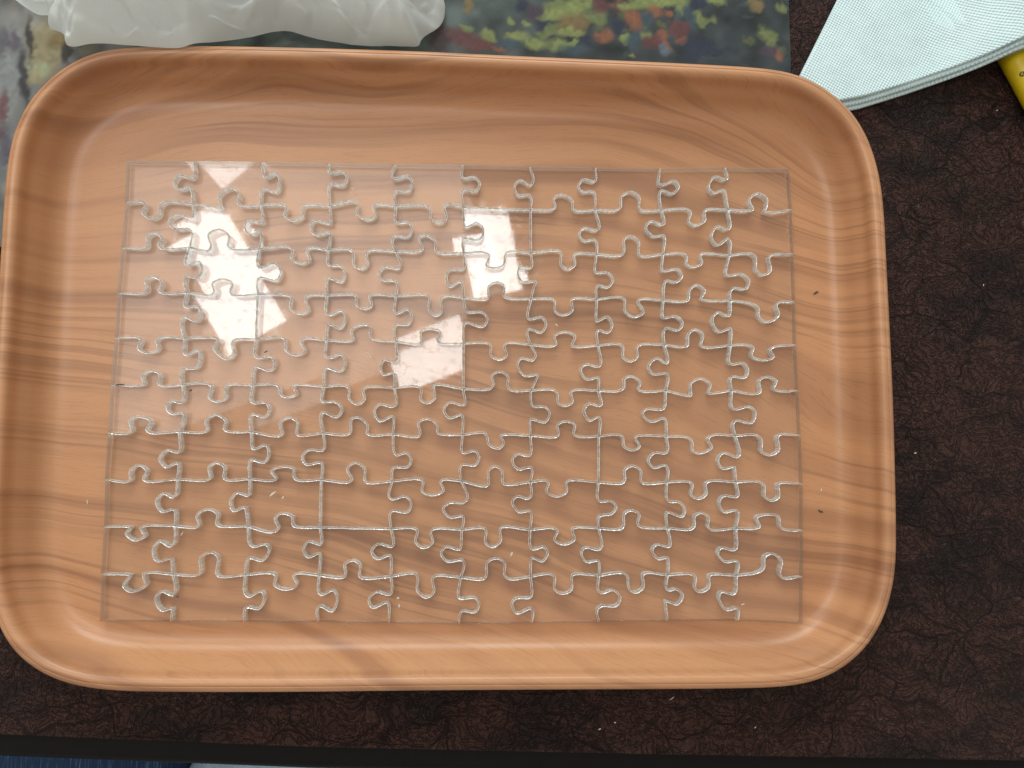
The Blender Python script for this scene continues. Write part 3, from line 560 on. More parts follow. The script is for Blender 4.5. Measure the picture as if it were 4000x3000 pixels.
V_EDGES = [[[-119.6, 93.6], [-121.5, 92.5], [-126.4, 93.5], [-128.4, 90.2], [-126.1, 87.1], [-121.6, 88.2], [-120.3, 86.1]], [[-89.7, 96.3], [-88.5, 93.4], [-84.0, 95.6], [-81.9, 91.4], [-83.5, 86.8], [-89.4, 88.0], [-90.1, 85.9]], [[-60.2, 96.1], [-54.8, 96.7], [-52.4, 94.6], [-53.4, 90.8], [-56.2, 90.3], [-59.8, 90.7], [-60.2, 88.8]], [[-32.4, 96.3], [-31.3, 93.9], [-25.4, 95.1], [-23.2, 92.2], [-24.7, 88.2], [-29.9, 88.1], [-31.1, 86.5]], [[-0.7, 94.8], [4.8, 95.2], [7.0, 92.3], [5.6, 88.8], [-0.1, 89.2], [-0.9, 87.6]], [[31.2, 94.1], [29.9, 91.9], [25.1, 94.2], [22.8, 91.2], [24.4, 87.2], [29.4, 87.4], [30.3, 85.5]], [[59.4, 94.6], [58.3, 94.3], [53.8, 95.1], [51.7, 91.8], [53.5, 89.4], [58.5, 89.5], [59.3, 87.6]], [[88.3, 94.1], [90.0, 93.3], [95.6, 95.3], [97.4, 92.7], [94.7, 89.3], [89.4, 90.7], [88.6, 88.4]], [[119.9, 96.9], [118.6, 96.3], [114.1, 97.6], [111.3, 92.6], [113.6, 90.0], [118.2, 91.4], [119.2, 87.9]], [[-119.0, 74.8], [-120.2, 74.0], [-126.3, 75.5], [-129.7, 72.3], [-126.5, 68.9], [-120.7, 69.0], [-119.3, 67.0]], [[-88.8, 73.0], [-90.1, 72.4], [-94.9, 73.4], [-96.5, 70.0], [-93.9, 66.9], [-89.9, 68.5], [-89.1, 65.9]], [[-59.1, 73.2], [-60.3, 72.8], [-66.5, 73.9], [-67.7, 70.7], [-65.3, 67.3], [-59.4, 68.7], [-58.9, 66.9]], [[-30.2, 73.7], [-28.6, 73.5], [-24.4, 73.8], [-22.9, 70.4], [-24.8, 67.2], [-30.7, 67.4], [-31.5, 65.0]], [[0.6, 72.4], [1.9, 72.1], [6.0, 74.1], [9.1, 70.7], [7.1, 66.4], [0.1, 66.8], [-0.4, 65.0]], [], [[61.1, 72.9], [59.7, 71.5], [54.0, 72.5], [51.9, 69.3], [54.2, 66.6], [58.9, 67.2], [60.0, 64.9]], [[90.6, 75.8], [89.7, 74.7], [84.5, 76.2], [82.1, 73.2], [85.5, 69.3], [90.2, 69.7], [90.7, 67.5]], [[120.7, 73.9], [119.1, 73.0], [114.6, 74.3], [112.1, 69.4], [115.0, 65.7], [119.5, 68.8], [120.8, 66.9]], [[-121.5, 53.7], [-120.5, 52.9], [-115.8, 54.5], [-114.1, 50.7], [-116.0, 47.3], [-120.8, 48.2], [-121.7, 46.4]], [[-90.4, 53.6], [-89.1, 52.1], [-83.3, 54.2], [-79.9, 50.6], [-82.1, 46.5], [-88.9, 47.7], [-90.1, 45.8]], [[-59.8, 54.6], [-58.5, 53.6], [-54.4, 53.6], [-52.1, 50.5], [-53.7, 46.3], [-59.4, 48.3], [-60.1, 46.2]], [[-27.7, 55.1], [-28.9, 52.7], [-34.8, 53.4], [-37.3, 50.2], [-35.2, 47.4], [-30.6, 47.4], [-29.0, 45.6]], [[0.6, 53.6], [-0.5, 52.8], [-5.9, 52.5], [-7.3, 48.5], [-5.8, 44.9], [-1.2, 47.3], [-0.1, 45.8]], [[30.7, 54.6], [29.7, 53.8], [25.6, 54.5], [24.5, 51.1], [26.9, 47.4], [32.3, 47.8], [31.5, 44.9]], [[59.1, 52.6], [60.4, 52.1], [64.8, 52.2], [67.0, 49.1], [64.8, 45.6], [60.4, 46.3], [59.5, 44.7]], [[89.4, 53.6], [91.0, 53.4], [96.6, 54.3], [98.1, 51.1], [95.7, 48.4], [91.0, 48.9], [90.1, 46.7]], [[118.4, 52.4], [120.0, 51.7], [125.8, 52.5], [128.9, 49.4], [127.2, 45.7], [121.9, 46.1], [120.3, 44.5]], [[-121.3, 35.0], [-119.9, 34.2], [-115.6, 34.6], [-114.0, 31.8], [-115.6, 28.0], [-121.2, 29.9], [-122.3, 27.1]], [], [[-59.9, 32.7], [-58.1, 31.5], [-53.1, 33.6], [-51.3, 30.0], [-53.7, 25.6], [-58.5, 27.6], [-59.2, 25.8]], [[-29.8, 33.1], [-28.8, 32.6], [-24.2, 34.5], [-22.2, 31.1], [-23.9, 27.7], [-28.9, 27.7], [-29.9, 25.9]], [[1.3, 34.8], [2.6, 33.5], [8.5, 33.6], [11.0, 30.7], [9.0, 27.1], [1.6, 28.8], [0.6, 27.3]], [[28.8, 31.5], [30.0, 30.7], [35.2, 31.6], [37.0, 28.5], [34.9, 24.8], [29.5, 26.3], [28.6, 24.5]], [[59.6, 30.3], [60.5, 30.3], [64.4, 32.2], [66.5, 28.5], [64.6, 25.1], [60.3, 26.1], [59.5, 24.6]], [[89.2, 32.5], [90.7, 32.0], [95.4, 32.8], [98.2, 29.7], [96.1, 26.5], [90.9, 27.5], [89.7, 25.9]], [[119.5, 33.6], [118.2, 33.3], [114.3, 34.9], [111.6, 31.2], [114.6, 26.0], [119.7, 27.6], [120.1, 25.8]], [[-120.1, 13.7], [-118.9, 13.3], [-114.3, 15.5], [-113.4, 12.0], [-114.9, 7.6], [-120.3, 7.3], [-121.4, 5.3]], [[-90.1, 13.7], [-88.1, 12.2], [-83.1, 13.0], [-81.3, 10.2], [-83.1, 6.7], [-89.2, 8.4], [-90.4, 6.6]], [[-59.6, 13.5], [-57.9, 12.5], [-52.9, 14.1], [-50.8, 10.8], [-52.7, 6.7], [-59.0, 8.2], [-59.9, 6.6]], [[-28.5, 12.3], [-29.9, 11.2], [-33.9, 12.0], [-35.5, 8.9], [-34.0, 5.3], [-29.8, 6.1], [-29.2, 4.6]], [], [[32.4, 14.4], [31.1, 12.4], [26.0, 13.1], [24.5, 10.2], [27.6, 5.4], [33.2, 5.8], [32.2, 2.6]], [[61.5, 11.6], [60.2, 9.8], [54.8, 10.8], [52.4, 8.4], [55.0, 4.1], [60.1, 4.9], [60.5, 2.9]], [[91.4, 12.9], [90.4, 11.6], [86.6, 13.9], [82.6, 10.3], [84.6, 6.7], [90.6, 7.0], [91.4, 5.2]], [[118.8, 12.2], [120.1, 11.4], [125.3, 12.0], [127.3, 8.9], [125.7, 5.5], [120.2, 6.0], [119.1, 4.4]], [[-119.7, -6.0], [-120.6, -7.5], [-125.1, -6.8], [-126.8, -9.3], [-124.6, -12.3], [-119.4, -12.2], [-119.3, -14.7]], [[-90.8, -6.5], [-89.1, -7.5], [-84.6, -7.2], [-82.9, -10.0], [-84.7, -13.5], [-90.1, -12.3], [-91.1, -14.0]], [[-60.5, -6.3], [-58.8, -6.8], [-54.1, -7.0], [-51.7, -10.0], [-53.9, -13.3], [-59.9, -11.3], [-60.8, -13.3]], [[-28.4, -7.5], [-30.0, -8.6], [-35.7, -7.6], [-37.7, -10.6], [-35.3, -14.9], [-29.9, -12.8], [-29.2, -14.6]], [[1.5, -7.3], [-0.3, -7.6], [-5.3, -6.6], [-7.6, -9.9], [-5.0, -13.4], [-0.2, -11.9], [0.7, -13.4]], [[30.6, -6.6], [31.7, -8.1], [36.8, -8.3], [38.7, -11.1], [36.8, -14.9], [30.4, -13.7], [30.1, -15.7]], [[61.4, -6.9], [60.1, -7.6], [56.0, -6.6], [53.7, -9.7], [56.2, -14.0], [60.0, -12.5], [60.9, -14.0]], [[89.6, -7.9], [88.0, -9.0], [81.4, -8.8], [79.8, -10.8], [83.1, -14.4], [89.3, -12.8], [90.3, -14.8]], [[119.6, -7.7], [121.2, -8.7], [127.4, -7.4], [130.2, -9.9], [128.3, -14.6], [121.1, -13.6], [120.0, -15.7]], [[-120.1, -27.9], [-121.1, -28.9], [-125.5, -27.9], [-128.5, -31.4], [-125.6, -35.1], [-120.9, -33.3], [-120.3, -35.3]], [[-89.5, -27.0], [-88.3, -27.2], [-83.9, -25.7], [-82.6, -29.2], [-84.2, -32.9], [-90.1, -31.9], [-90.7, -34.2]], [[-58.9, -26.6], [-59.9, -27.8], [-65.6, -27.6], [-68.2, -30.6], [-66.4, -33.8], [-60.2, -33.0], [-59.5, -35.0]], [[-28.8, -28.4], [-27.5, -29.6], [-23.6, -28.6], [-21.4, -31.4], [-22.9, -34.6], [-28.7, -34.9], [-29.6, -36.6]], [[0.5, -28.0], [2.0, -28.5], [6.0, -27.5], [7.9, -30.5], [6.3, -33.7], [0.8, -33.5], [-0.4, -35.5]], [[30.5, -28.6], [29.2, -29.7], [24.4, -28.9], [22.4, -31.7], [24.9, -35.4], [30.5, -34.6], [31.1, -36.6]], [], [[90.8, -26.5], [89.6, -28.1], [84.7, -28.1], [82.1, -31.4], [84.4, -34.6], [89.5, -33.4], [90.8, -35.4]], [[122.8, -28.1], [121.4, -29.7], [115.3, -27.9], [112.9, -31.2], [114.9, -34.8], [120.1, -34.0], [120.5, -36.0]], [[-121.0, -46.6], [-122.3, -47.9], [-126.1, -46.3], [-129.1, -49.5], [-126.7, -53.9], [-121.4, -53.1], [-120.8, -55.3]], [[-90.3, -46.7], [-91.0, -47.2], [-95.4, -46.0], [-98.0, -49.4], [-96.6, -53.6], [-91.8, -52.1], [-91.1, -54.3]], [], [[-30.7, -47.3], [-29.1, -48.5], [-23.7, -47.3], [-21.1, -50.2], [-22.6, -53.9], [-29.0, -53.4], [-30.2, -55.1]], [[3.2, -47.7], [1.2, -49.9], [-4.5, -49.9], [-7.3, -52.4], [-4.4, -56.1], [1.0, -55.6], [1.6, -57.6]], [[30.7, -46.6], [29.0, -48.1], [24.7, -47.1], [22.5, -49.4], [25.3, -53.8], [30.0, -53.3], [30.8, -55.0]], [[59.6, -48.0], [61.1, -49.3], [65.4, -49.0], [67.7, -51.5], [65.6, -54.5], [61.0, -55.2], [59.8, -57.0]], [[90.1, -48.2], [91.3, -49.2], [95.4, -49.4], [98.0, -52.7], [96.6, -55.7], [90.2, -53.7], [89.7, -55.4]], [[121.6, -46.3], [120.3, -47.1], [114.9, -46.6], [113.0, -49.6], [115.0, -53.6], [120.4, -52.9], [121.4, -54.6]], [[-120.6, -66.7], [-122.1, -68.4], [-126.5, -66.2], [-129.3, -69.6], [-127.6, -74.6], [-121.8, -73.7], [-121.2, -75.8]], [[-89.3, -67.2], [-87.5, -68.6], [-82.4, -67.6], [-80.9, -70.1], [-83.6, -74.4], [-89.0, -73.2], [-90.1, -74.9]], [[-59.0, -67.4], [-59.9, -67.7], [-64.4, -66.4], [-66.5, -69.6], [-64.4, -73.0], [-59.8, -71.3], [-59.3, -73.0]], [[-28.2, -67.6], [-29.2, -68.6], [-34.7, -67.4], [-37.5, -70.5], [-35.0, -73.7], [-29.9, -72.2], [-29.1, -73.9]], [[0.4, -69.1], [-0.5, -69.8], [-5.8, -68.6], [-7.9, -71.5], [-5.2, -74.7], [1.3, -74.2], [2.1, -75.9]], [[30.3, -68.3], [31.6, -69.6], [36.1, -68.6], [37.8, -71.3], [35.6, -74.7], [31.1, -73.2], [30.6, -74.9]], [[61.4, -68.1], [59.7, -69.8], [54.2, -68.8], [52.4, -71.3], [54.6, -75.0], [59.7, -74.5], [60.2, -76.4]], [[91.2, -67.8], [90.0, -68.6], [85.2, -67.6], [83.1, -70.3], [85.9, -73.7], [89.7, -73.2], [90.2, -75.2]], [[120.3, -69.0], [118.7, -70.0], [113.6, -69.0], [112.0, -71.5], [115.0, -75.0], [120.4, -74.7], [121.1, -76.5]], [[-119.2, -86.8], [-120.4, -88.7], [-125.0, -87.1], [-127.3, -90.2], [-124.6, -94.9], [-120.4, -94.2], [-120.1, -95.4]], [[-90.5, -87.4], [-88.6, -89.3], [-83.4, -87.1], [-82.1, -90.3], [-84.3, -94.3], [-89.4, -93.6], [-90.2, -95.3]], [[-59.6, -87.4], [-58.1, -88.6], [-53.5, -86.7], [-51.5, -90.3], [-53.5, -95.4], [-58.7, -93.2], [-59.9, -94.6]], [[-28.6, -87.5], [-29.8, -88.7], [-35.2, -87.5], [-38.3, -90.8], [-36.5, -94.0], [-30.7, -91.8], [-29.6, -93.5]], [[-0.3, -89.5], [1.0, -90.4], [6.6, -90.0], [8.6, -92.4], [6.9, -96.0], [1.5, -95.5], [0.3, -97.2]], [[31.1, -88.6], [30.1, -90.0], [24.4, -90.3], [22.5, -92.4], [24.7, -96.5], [30.9, -94.4], [31.6, -96.3]], [[59.6, -86.9], [61.3, -88.2], [66.1, -86.9], [69.1, -90.1], [67.3, -93.5], [61.1, -93.5], [59.0, -95.4]], [[89.2, -86.3], [90.5, -87.0], [93.5, -86.5], [96.3, -89.2], [93.9, -92.9], [88.9, -91.6], [88.9, -93.6]], [[119.6, -87.5], [118.3, -88.8], [113.2, -87.8], [112.1, -90.7], [115.1, -95.3], [120.1, -94.6], [120.6, -96.3]]]
H_EDGES = [[[-141.7, 81.2], [-140.3, 79.4], [-141.4, 76.5], [-137.5, 73.7], [-134.1, 75.9], [-134.0, 79.5], [-131.6, 81.4]], [[-111.8, 79.4], [-107.3, 79.2], [-108.8, 84.2], [-103.6, 88.3], [-99.7, 86.0], [-99.8, 81.2], [-98.7, 80.2]], [[-79.9, 80.8], [-78.4, 79.5], [-79.3, 76.3], [-75.6, 73.7], [-71.4, 75.9], [-71.3, 79.9], [-69.8, 81.0]], [[-48.8, 83.2], [-47.1, 81.6], [-47.6, 77.9], [-43.5, 74.8], [-38.9, 77.0], [-40.3, 80.4], [-39.5, 81.8]], [[-17.4, 81.7], [-15.2, 80.1], [-14.4, 75.3], [-11.0, 73.8], [-7.7, 76.0], [-8.8, 81.3], [-7.6, 82.6]], [], [[39.3, 80.8], [41.1, 81.9], [40.6, 86.2], [44.3, 87.9], [48.7, 85.3], [49.0, 81.5], [50.8, 80.5]], [[69.0, 81.1], [70.8, 82.7], [71.2, 87.3], [75.7, 89.8], [79.3, 87.4], [79.3, 82.3], [80.6, 81.2]], [[101.0, 82.2], [102.8, 80.8], [101.7, 76.8], [104.8, 74.7], [109.1, 76.9], [108.9, 80.7], [110.3, 82.2]], [[129.2, 81.9], [131.3, 82.4], [129.8, 87.0], [133.7, 90.1], [137.9, 87.7], [137.2, 82.8], [136.4, 81.7], [140.4, 81.2]], [[-140.1, 60.4], [-138.6, 61.7], [-138.8, 65.3], [-135.9, 67.2], [-132.1, 64.9], [-133.4, 61.8], [-132.1, 60.2]], [[-112.0, 59.5], [-110.8, 61.4], [-112.1, 66.8], [-107.6, 69.0], [-103.0, 65.9], [-103.5, 62.0], [-101.5, 60.2]], [[-77.8, 61.9], [-75.2, 60.1], [-75.6, 56.4], [-71.5, 54.4], [-67.7, 56.5], [-69.1, 60.2], [-68.1, 61.5]], [[-50.8, 61.3], [-48.7, 59.5], [-48.1, 54.2], [-45.0, 52.4], [-42.0, 54.8], [-42.8, 59.5], [-41.3, 60.9]], [[-20.1, 60.5], [-18.1, 62.0], [-19.7, 66.8], [-17.1, 68.1], [-12.5, 65.3], [-12.1, 61.1], [-10.8, 60.0]], [[9.8, 60.6], [11.8, 58.8], [10.3, 55.1], [13.4, 53.6], [18.1, 55.2], [18.8, 60.0], [20.6, 61.3]], [[41.9, 62.0], [43.7, 60.9], [43.7, 55.6], [46.8, 53.5], [50.0, 55.7], [49.5, 59.9], [51.0, 60.9]], [[70.4, 60.2], [72.2, 61.9], [72.3, 67.7], [75.5, 69.1], [78.8, 66.8], [78.8, 61.4], [80.1, 60.1]], [[98.8, 61.7], [100.6, 60.2], [100.3, 57.0], [103.4, 55.5], [107.4, 57.1], [106.7, 60.8], [108.0, 61.8]], [[129.7, 62.1], [132.1, 60.4], [132.2, 54.8], [135.3, 52.2], [138.8, 54.3], [138.2, 60.2], [139.8, 61.6]], [[-139.5, 40.2], [-137.6, 41.8], [-138.1, 45.9], [-134.7, 47.5], [-131.3, 44.9], [-132.4, 41.6], [-130.6, 40.3]], [[-109.9, 39.8], [-108.7, 41.9], [-109.6, 44.7], [-105.9, 46.8], [-100.8, 45.1], [-101.7, 41.2], [-100.1, 39.7]], [[-77.0, 40.0], [-75.2, 39.0], [-75.3, 34.1], [-71.0, 31.8], [-67.3, 33.9], [-69.2, 38.8], [-67.5, 40.1]], [[-48.2, 40.8], [-46.9, 39.9], [-46.6, 36.3], [-43.3, 34.5], [-40.0, 36.1], [-41.1, 40.2], [-39.6, 41.0]], [[-16.2, 41.1], [-14.7, 39.8], [-14.8, 34.6], [-12.0, 31.8], [-9.2, 33.6], [-9.5, 39.3], [-7.5, 40.7]], [[9.9, 39.3], [11.2, 40.1], [11.4, 45.1], [15.0, 47.2], [18.4, 45.4], [18.2, 41.0], [20.2, 40.0]], [[39.3, 40.0], [40.9, 38.9], [41.1, 34.5], [44.7, 32.7], [48.6, 34.6], [48.4, 39.3], [49.7, 40.4]], [[70.7, 41.2], [72.3, 39.9], [72.3, 35.1], [76.4, 32.3], [80.6, 34.5], [78.3, 39.4], [79.6, 40.5]], [[98.9, 39.6], [101.0, 40.5], [101.6, 44.7], [104.8, 47.2], [108.5, 44.8], [106.8, 41.1], [108.9, 40.3]], [[128.6, 39.3], [132.8, 37.2], [132.7, 33.3], [136.6, 30.7], [141.9, 33.9], [141.0, 38.6], [143.2, 40.0]], [[-140.5, 20.7], [-139.0, 19.5], [-140.0, 16.0], [-136.0, 14.0], [-131.6, 15.8], [-132.5, 19.6], [-130.1, 20.9]], [[-107.8, 20.9], [-106.0, 19.9], [-107.6, 16.3], [-102.0, 11.6], [-99.1, 14.1], [-99.8, 18.9], [-97.8, 20.2]], [[-78.7, 21.4], [-77.1, 20.0], [-76.7, 15.9], [-72.4, 13.6], [-68.5, 15.5], [-70.4, 19.8], [-68.9, 21.0]], [[-49.2, 20.0], [-47.7, 20.8], [-48.6, 24.9], [-44.9, 27.2], [-40.8, 26.8], [-40.2, 22.9], [-38.6, 20.9]], [[-19.9, 19.0], [-18.1, 19.8], [-18.2, 24.7], [-14.4, 26.0], [-9.3, 24.3], [-11.0, 21.2], [-9.7, 19.7]], [[10.1, 19.9], [12.4, 18.9], [12.7, 14.2], [16.6, 12.5], [19.6, 14.3], [18.6, 18.4], [19.8, 20.0]], [[39.3, 18.7], [41.6, 19.7], [40.9, 23.3], [45.5, 25.2], [49.9, 23.4], [48.6, 19.0], [50.1, 18.5]], [[69.8, 20.0], [71.3, 18.7], [71.3, 14.3], [74.6, 12.3], [77.8, 14.4], [77.5, 18.5], [79.6, 20.0]], [[98.3, 19.0], [100.2, 19.8], [100.8, 25.0], [103.9, 26.9], [107.3, 24.8], [106.4, 19.9], [108.2, 18.9]], [[127.6, 20.2], [129.9, 19.1], [129.1, 15.4], [134.3, 13.4], [139.0, 15.0], [137.5, 18.1], [139.7, 19.6]], [[-139.4, -0.4], [-137.0, 0.6], [-137.9, 4.2], [-134.3, 6.2], [-130.3, 4.7], [-130.6, 0.7], [-128.6, -0.4]], [[-110.9, 1.0], [-107.9, -0.4], [-108.9, -5.1], [-105.2, -6.9], [-101.8, -5.1], [-102.2, -1.1], [-100.8, 0.4]], [[-80.7, 0.6], [-78.9, -0.9], [-78.1, -3.9], [-74.8, -4.8], [-71.6, -3.3], [-73.0, 0.2], [-71.5, 0.7]], [[-50.7, 0.4], [-48.9, -1.1], [-48.8, -5.2], [-44.8, -7.7], [-42.1, -5.1], [-42.9, -1.3], [-41.4, -0.2]], [[-19.6, 0.4], [-17.6, -0.9], [-17.7, -5.4], [-14.9, -6.9], [-11.7, -4.9], [-12.0, 0.7], [-10.7, 1.3]], [[12.3, -0.5], [13.8, 1.4], [13.3, 5.5], [16.8, 7.1], [20.2, 5.1], [20.2, 0.5], [22.0, -1.1]], [[40.1, -0.6], [42.1, -2.4], [42.4, -6.2], [45.4, -7.7], [48.8, -5.9], [48.0, -1.9], [49.5, -0.7]], [[69.1, -0.9], [71.4, 0.6], [71.7, 4.5], [75.1, 5.6], [78.9, 3.0], [77.9, 0.2], [79.4, -1.0]], [[99.5, -2.7], [101.3, -2.7], [101.4, 2.7], [105.9, 4.9], [110.2, 2.5], [109.1, -1.6], [110.9, -1.6]], [[129.1, -1.8], [132.6, -0.9], [132.4, 4.5], [136.4, 5.9], [140.0, 4.1], [138.6, 0.7], [140.7, -0.3]], [[-143.4, -21.0], [-140.8, -19.8], [-142.0, -15.4], [-138.4, -13.6], [-132.7, -15.6], [-134.5, -19.1], [-132.7, -20.5]], [[-110.7, -20.3], [-109.0, -19.1], [-109.9, -15.2], [-105.6, -12.6], [-101.3, -15.4], [-101.9, -18.6], [-100.1, -19.8]], [[-78.9, -21.7], [-77.2, -20.7], [-78.1, -15.7], [-74.0, -13.7], [-70.7, -15.9], [-71.0, -20.4], [-69.2, -21.4]], [[-49.7, -21.0], [-47.9, -19.8], [-47.6, -14.2], [-44.4, -13.5], [-40.5, -16.7], [-40.7, -20.0], [-39.2, -21.1]], [[-18.9, -21.6], [-17.7, -20.3], [-18.5, -15.3], [-14.5, -13.8], [-10.5, -16.3], [-10.2, -19.8], [-8.4, -20.5]], [[10.0, -19.7], [11.2, -21.2], [12.3, -24.9], [16.6, -26.4], [18.6, -24.1], [17.3, -21.1], [19.1, -20.4]], [[41.1, -21.4], [42.6, -20.2], [42.1, -16.2], [45.9, -14.5], [49.8, -16.1], [49.2, -19.9], [51.5, -21.2]], [[68.9, -20.2], [70.7, -21.3], [71.4, -25.4], [75.3, -26.9], [78.3, -25.3], [76.3, -21.5], [78.1, -20.5]], [[99.2, -21.1], [101.5, -22.7], [101.9, -27.2], [104.5, -28.1], [110.2, -25.7], [108.7, -21.9], [110.8, -20.1]], [[130.2, -20.0], [132.5, -22.0], [132.6, -27.1], [135.9, -28.8], [140.2, -26.5], [139.8, -20.9], [141.1, -19.6]], [[-141.8, -41.5], [-140.4, -40.5], [-140.6, -36.8], [-137.3, -34.4], [-133.8, -36.8], [-134.9, -40.2], [-133.1, -41.3]], [[-108.8, -40.7], [-106.9, -39.6], [-107.6, -35.2], [-104.5, -33.2], [-101.0, -35.2], [-101.3, -39.1], [-100.0, -40.5]], [[-81.4, -40.8], [-79.0, -40.0], [-81.1, -36.6], [-76.2, -34.8], [-71.8, -35.6], [-71.4, -39.3], [-69.6, -40.6]], [[-48.6, -41.4], [-46.7, -40.2], [-48.8, -35.7], [-45.6, -33.0], [-41.3, -35.4], [-41.2, -40.4], [-39.7, -41.6]], [[-17.9, -39.8], [-16.1, -41.0], [-16.5, -44.8], [-12.3, -46.7], [-7.3, -44.7], [-8.6, -41.0], [-7.4, -40.0]], [[11.2, -42.8], [12.2, -41.4], [12.1, -36.2], [15.1, -34.2], [18.1, -36.7], [18.2, -40.9], [19.7, -42.1]], [[36.8, -40.2], [38.1, -41.3], [37.3, -45.1], [41.6, -47.1], [46.1, -45.1], [45.9, -41.1], [47.4, -40.1]], [[70.3, -41.2], [71.6, -39.7], [71.6, -35.5], [75.2, -33.7], [78.7, -35.9], [78.7, -40.2], [79.9, -41.3]], [[99.4, -40.5], [101.4, -41.6], [100.8, -46.4], [104.1, -47.9], [107.5, -45.9], [107.3, -41.6], [109.1, -40.2]], [[130.2, -40.3], [133.3, -42.0], [133.4, -46.8], [136.4, -48.6], [139.6, -47.0], [139.5, -41.5], [141.0, -40.8]], [[-140.3, -60.3], [-139.3, -60.7], [-140.9, -63.3], [-137.1, -66.0], [-133.1, -64.3], [-135.0, -60.9], [-132.6, -59.9]], [[-112.3, -60.6], [-110.6, -59.7], [-111.8, -55.5], [-107.3, -52.9], [-103.1, -55.0], [-103.4, -58.7], [-102.4, -59.9]], [[-80.6, -62.5], [-77.3, -61.1], [-78.9, -56.7], [-76.0, -54.5], [-71.6, -56.0], [-71.2, -59.4], [-69.5, -60.3]], [], [[-19.7, -60.8], [-18.2, -62.0], [-18.9, -66.6], [-15.4, -69.1], [-11.5, -66.6], [-12.5, -62.5], [-11.1, -61.0]], [[10.1, -60.6], [11.3, -61.7], [11.1, -66.9], [14.1, -68.6], [17.6, -66.1], [17.3, -61.2], [18.5, -60.1]], [[40.3, -60.7], [42.1, -61.9], [40.8, -65.6], [44.8, -67.6], [49.4, -65.6], [48.4, -61.4], [49.9, -60.4]], [[69.6, -60.9], [70.9, -59.4], [71.2, -54.4], [74.2, -52.9], [77.8, -54.7], [77.0, -58.9], [78.7, -60.1]], [[100.0, -61.2], [101.8, -59.9], [102.2, -55.4], [105.3, -54.1], [108.3, -56.1], [107.9, -60.1], [109.7, -61.4]], [[127.6, -60.8], [130.7, -59.8], [129.5, -56.1], [133.9, -54.6], [139.3, -55.6], [139.9, -60.1], [143.0, -61.3]], [[-139.7, -80.1], [-138.5, -80.6], [-140.9, -84.9], [-137.7, -87.2], [-131.8, -84.7], [-132.8, -80.1], [-130.7, -79.3]], [[-111.2, -80.6], [-109.0, -79.4], [-109.3, -73.2], [-105.3, -71.0], [-102.1, -73.0], [-102.5, -79.7], [-100.8, -81.1]], [[-79.3, -79.6], [-77.6, -80.7], [-78.1, -84.5], [-73.0, -86.4], [-68.7, -84.5], [-70.3, -80.9], [-68.8, -79.7]], [[-49.5, -81.4], [-48.3, -80.2], [-48.7, -75.9], [-45.3, -74.2], [-42.1, -76.4], [-42.5, -80.7], [-40.7, -81.8]], [[-19.2, -79.8], [-17.7, -81.2], [-17.8, -87.0], [-14.1, -89.9], [-10.7, -87.5], [-11.5, -82.2], [-10.0, -80.8]], [[10.0, -82.3], [11.5, -80.8], [11.9, -75.2], [15.9, -73.5], [19.4, -75.4], [19.2, -80.1], [21.4, -82.2]], [[38.8, -80.1], [40.8, -81.3], [40.8, -86.4], [44.3, -88.4], [48.1, -86.7], [48.3, -81.1], [49.8, -80.2]], [[70.4, -79.6], [72.4, -81.1], [72.9, -86.0], [75.6, -87.9], [79.2, -85.7], [79.0, -80.6], [80.5, -79.6]], [[99.7, -80.1], [101.9, -81.4], [101.6, -86.0], [103.6, -87.7], [107.7, -86.0], [108.0, -81.1], [109.6, -80.3]], [[128.1, -79.9], [132.0, -78.0], [132.7, -73.0], [136.0, -71.5], [140.0, -74.5], [139.1, -79.9], [140.3, -81.9]]]
TILT = {(2, 5): (0.0, 0.0), (4, 4): (0.1, -0.1), (2, 1): (0.5, -0.4), (3, 1): (-0.7, -0.5), (1, 1): (0.2, 0.9), (3, 2): (-0.6, 0.7), (1, 2): (1.0, 0.6), (2, 2): (0.1, 1.1), (2, 0): (0.3, -0.9), (1, 5): (0.6, 0.1), (4, 1): (0.8, -0.2), (3, 5): (0.9, 0.3), (3, 4): (0.8, -0.2), (4, 3): (-0.2, -1.0), (4, 5): (-0.2, 1.0), (0, 1): (0.1, 0.1)}
THICK = 4.0
def catmull(pts, per=4):
    P = [np.array(p, float) for p in pts]
    P = [2 * P[0] - P[1]] + P + [2 * P[-1] - P[-2]]
    out = []
    for i in range(1, len(P) - 2):
        p0, p1, p2, p3 = P[i - 1], P[i], P[i + 1], P[i + 2]
        t0 = 0.0
        t1 = t0 + max(np.linalg.norm(p1 - p0), 1e-6) ** 0.5
        t2 = t1 + max(np.linalg.norm(p2 - p1), 1e-6) ** 0.5
        t3 = t2 + max(np.linalg.norm(p3 - p2), 1e-6) ** 0.5
        for k in range(per):
            t = t1 + (t2 - t1) * k / per
            a1 = (t1 - t) / (t1 - t0) * p0 + (t - t0) / (t1 - t0) * p1
            a2 = (t2 - t) / (t2 - t1) * p1 + (t - t1) / (t2 - t1) * p2
            a3 = (t3 - t) / (t3 - t2) * p2 + (t - t2) / (t3 - t2) * p3
            b1 = (t2 - t) / (t2 - t0) * a1 + (t - t0) / (t2 - t0) * a2
            b2 = (t3 - t) / (t3 - t1) * a2 + (t - t1) / (t3 - t1) * a3
            out.append((t2 - t) / (t2 - t1) * b1 + (t - t1) / (t2 - t1) * b2)
    out.append(P[-2])
    return out
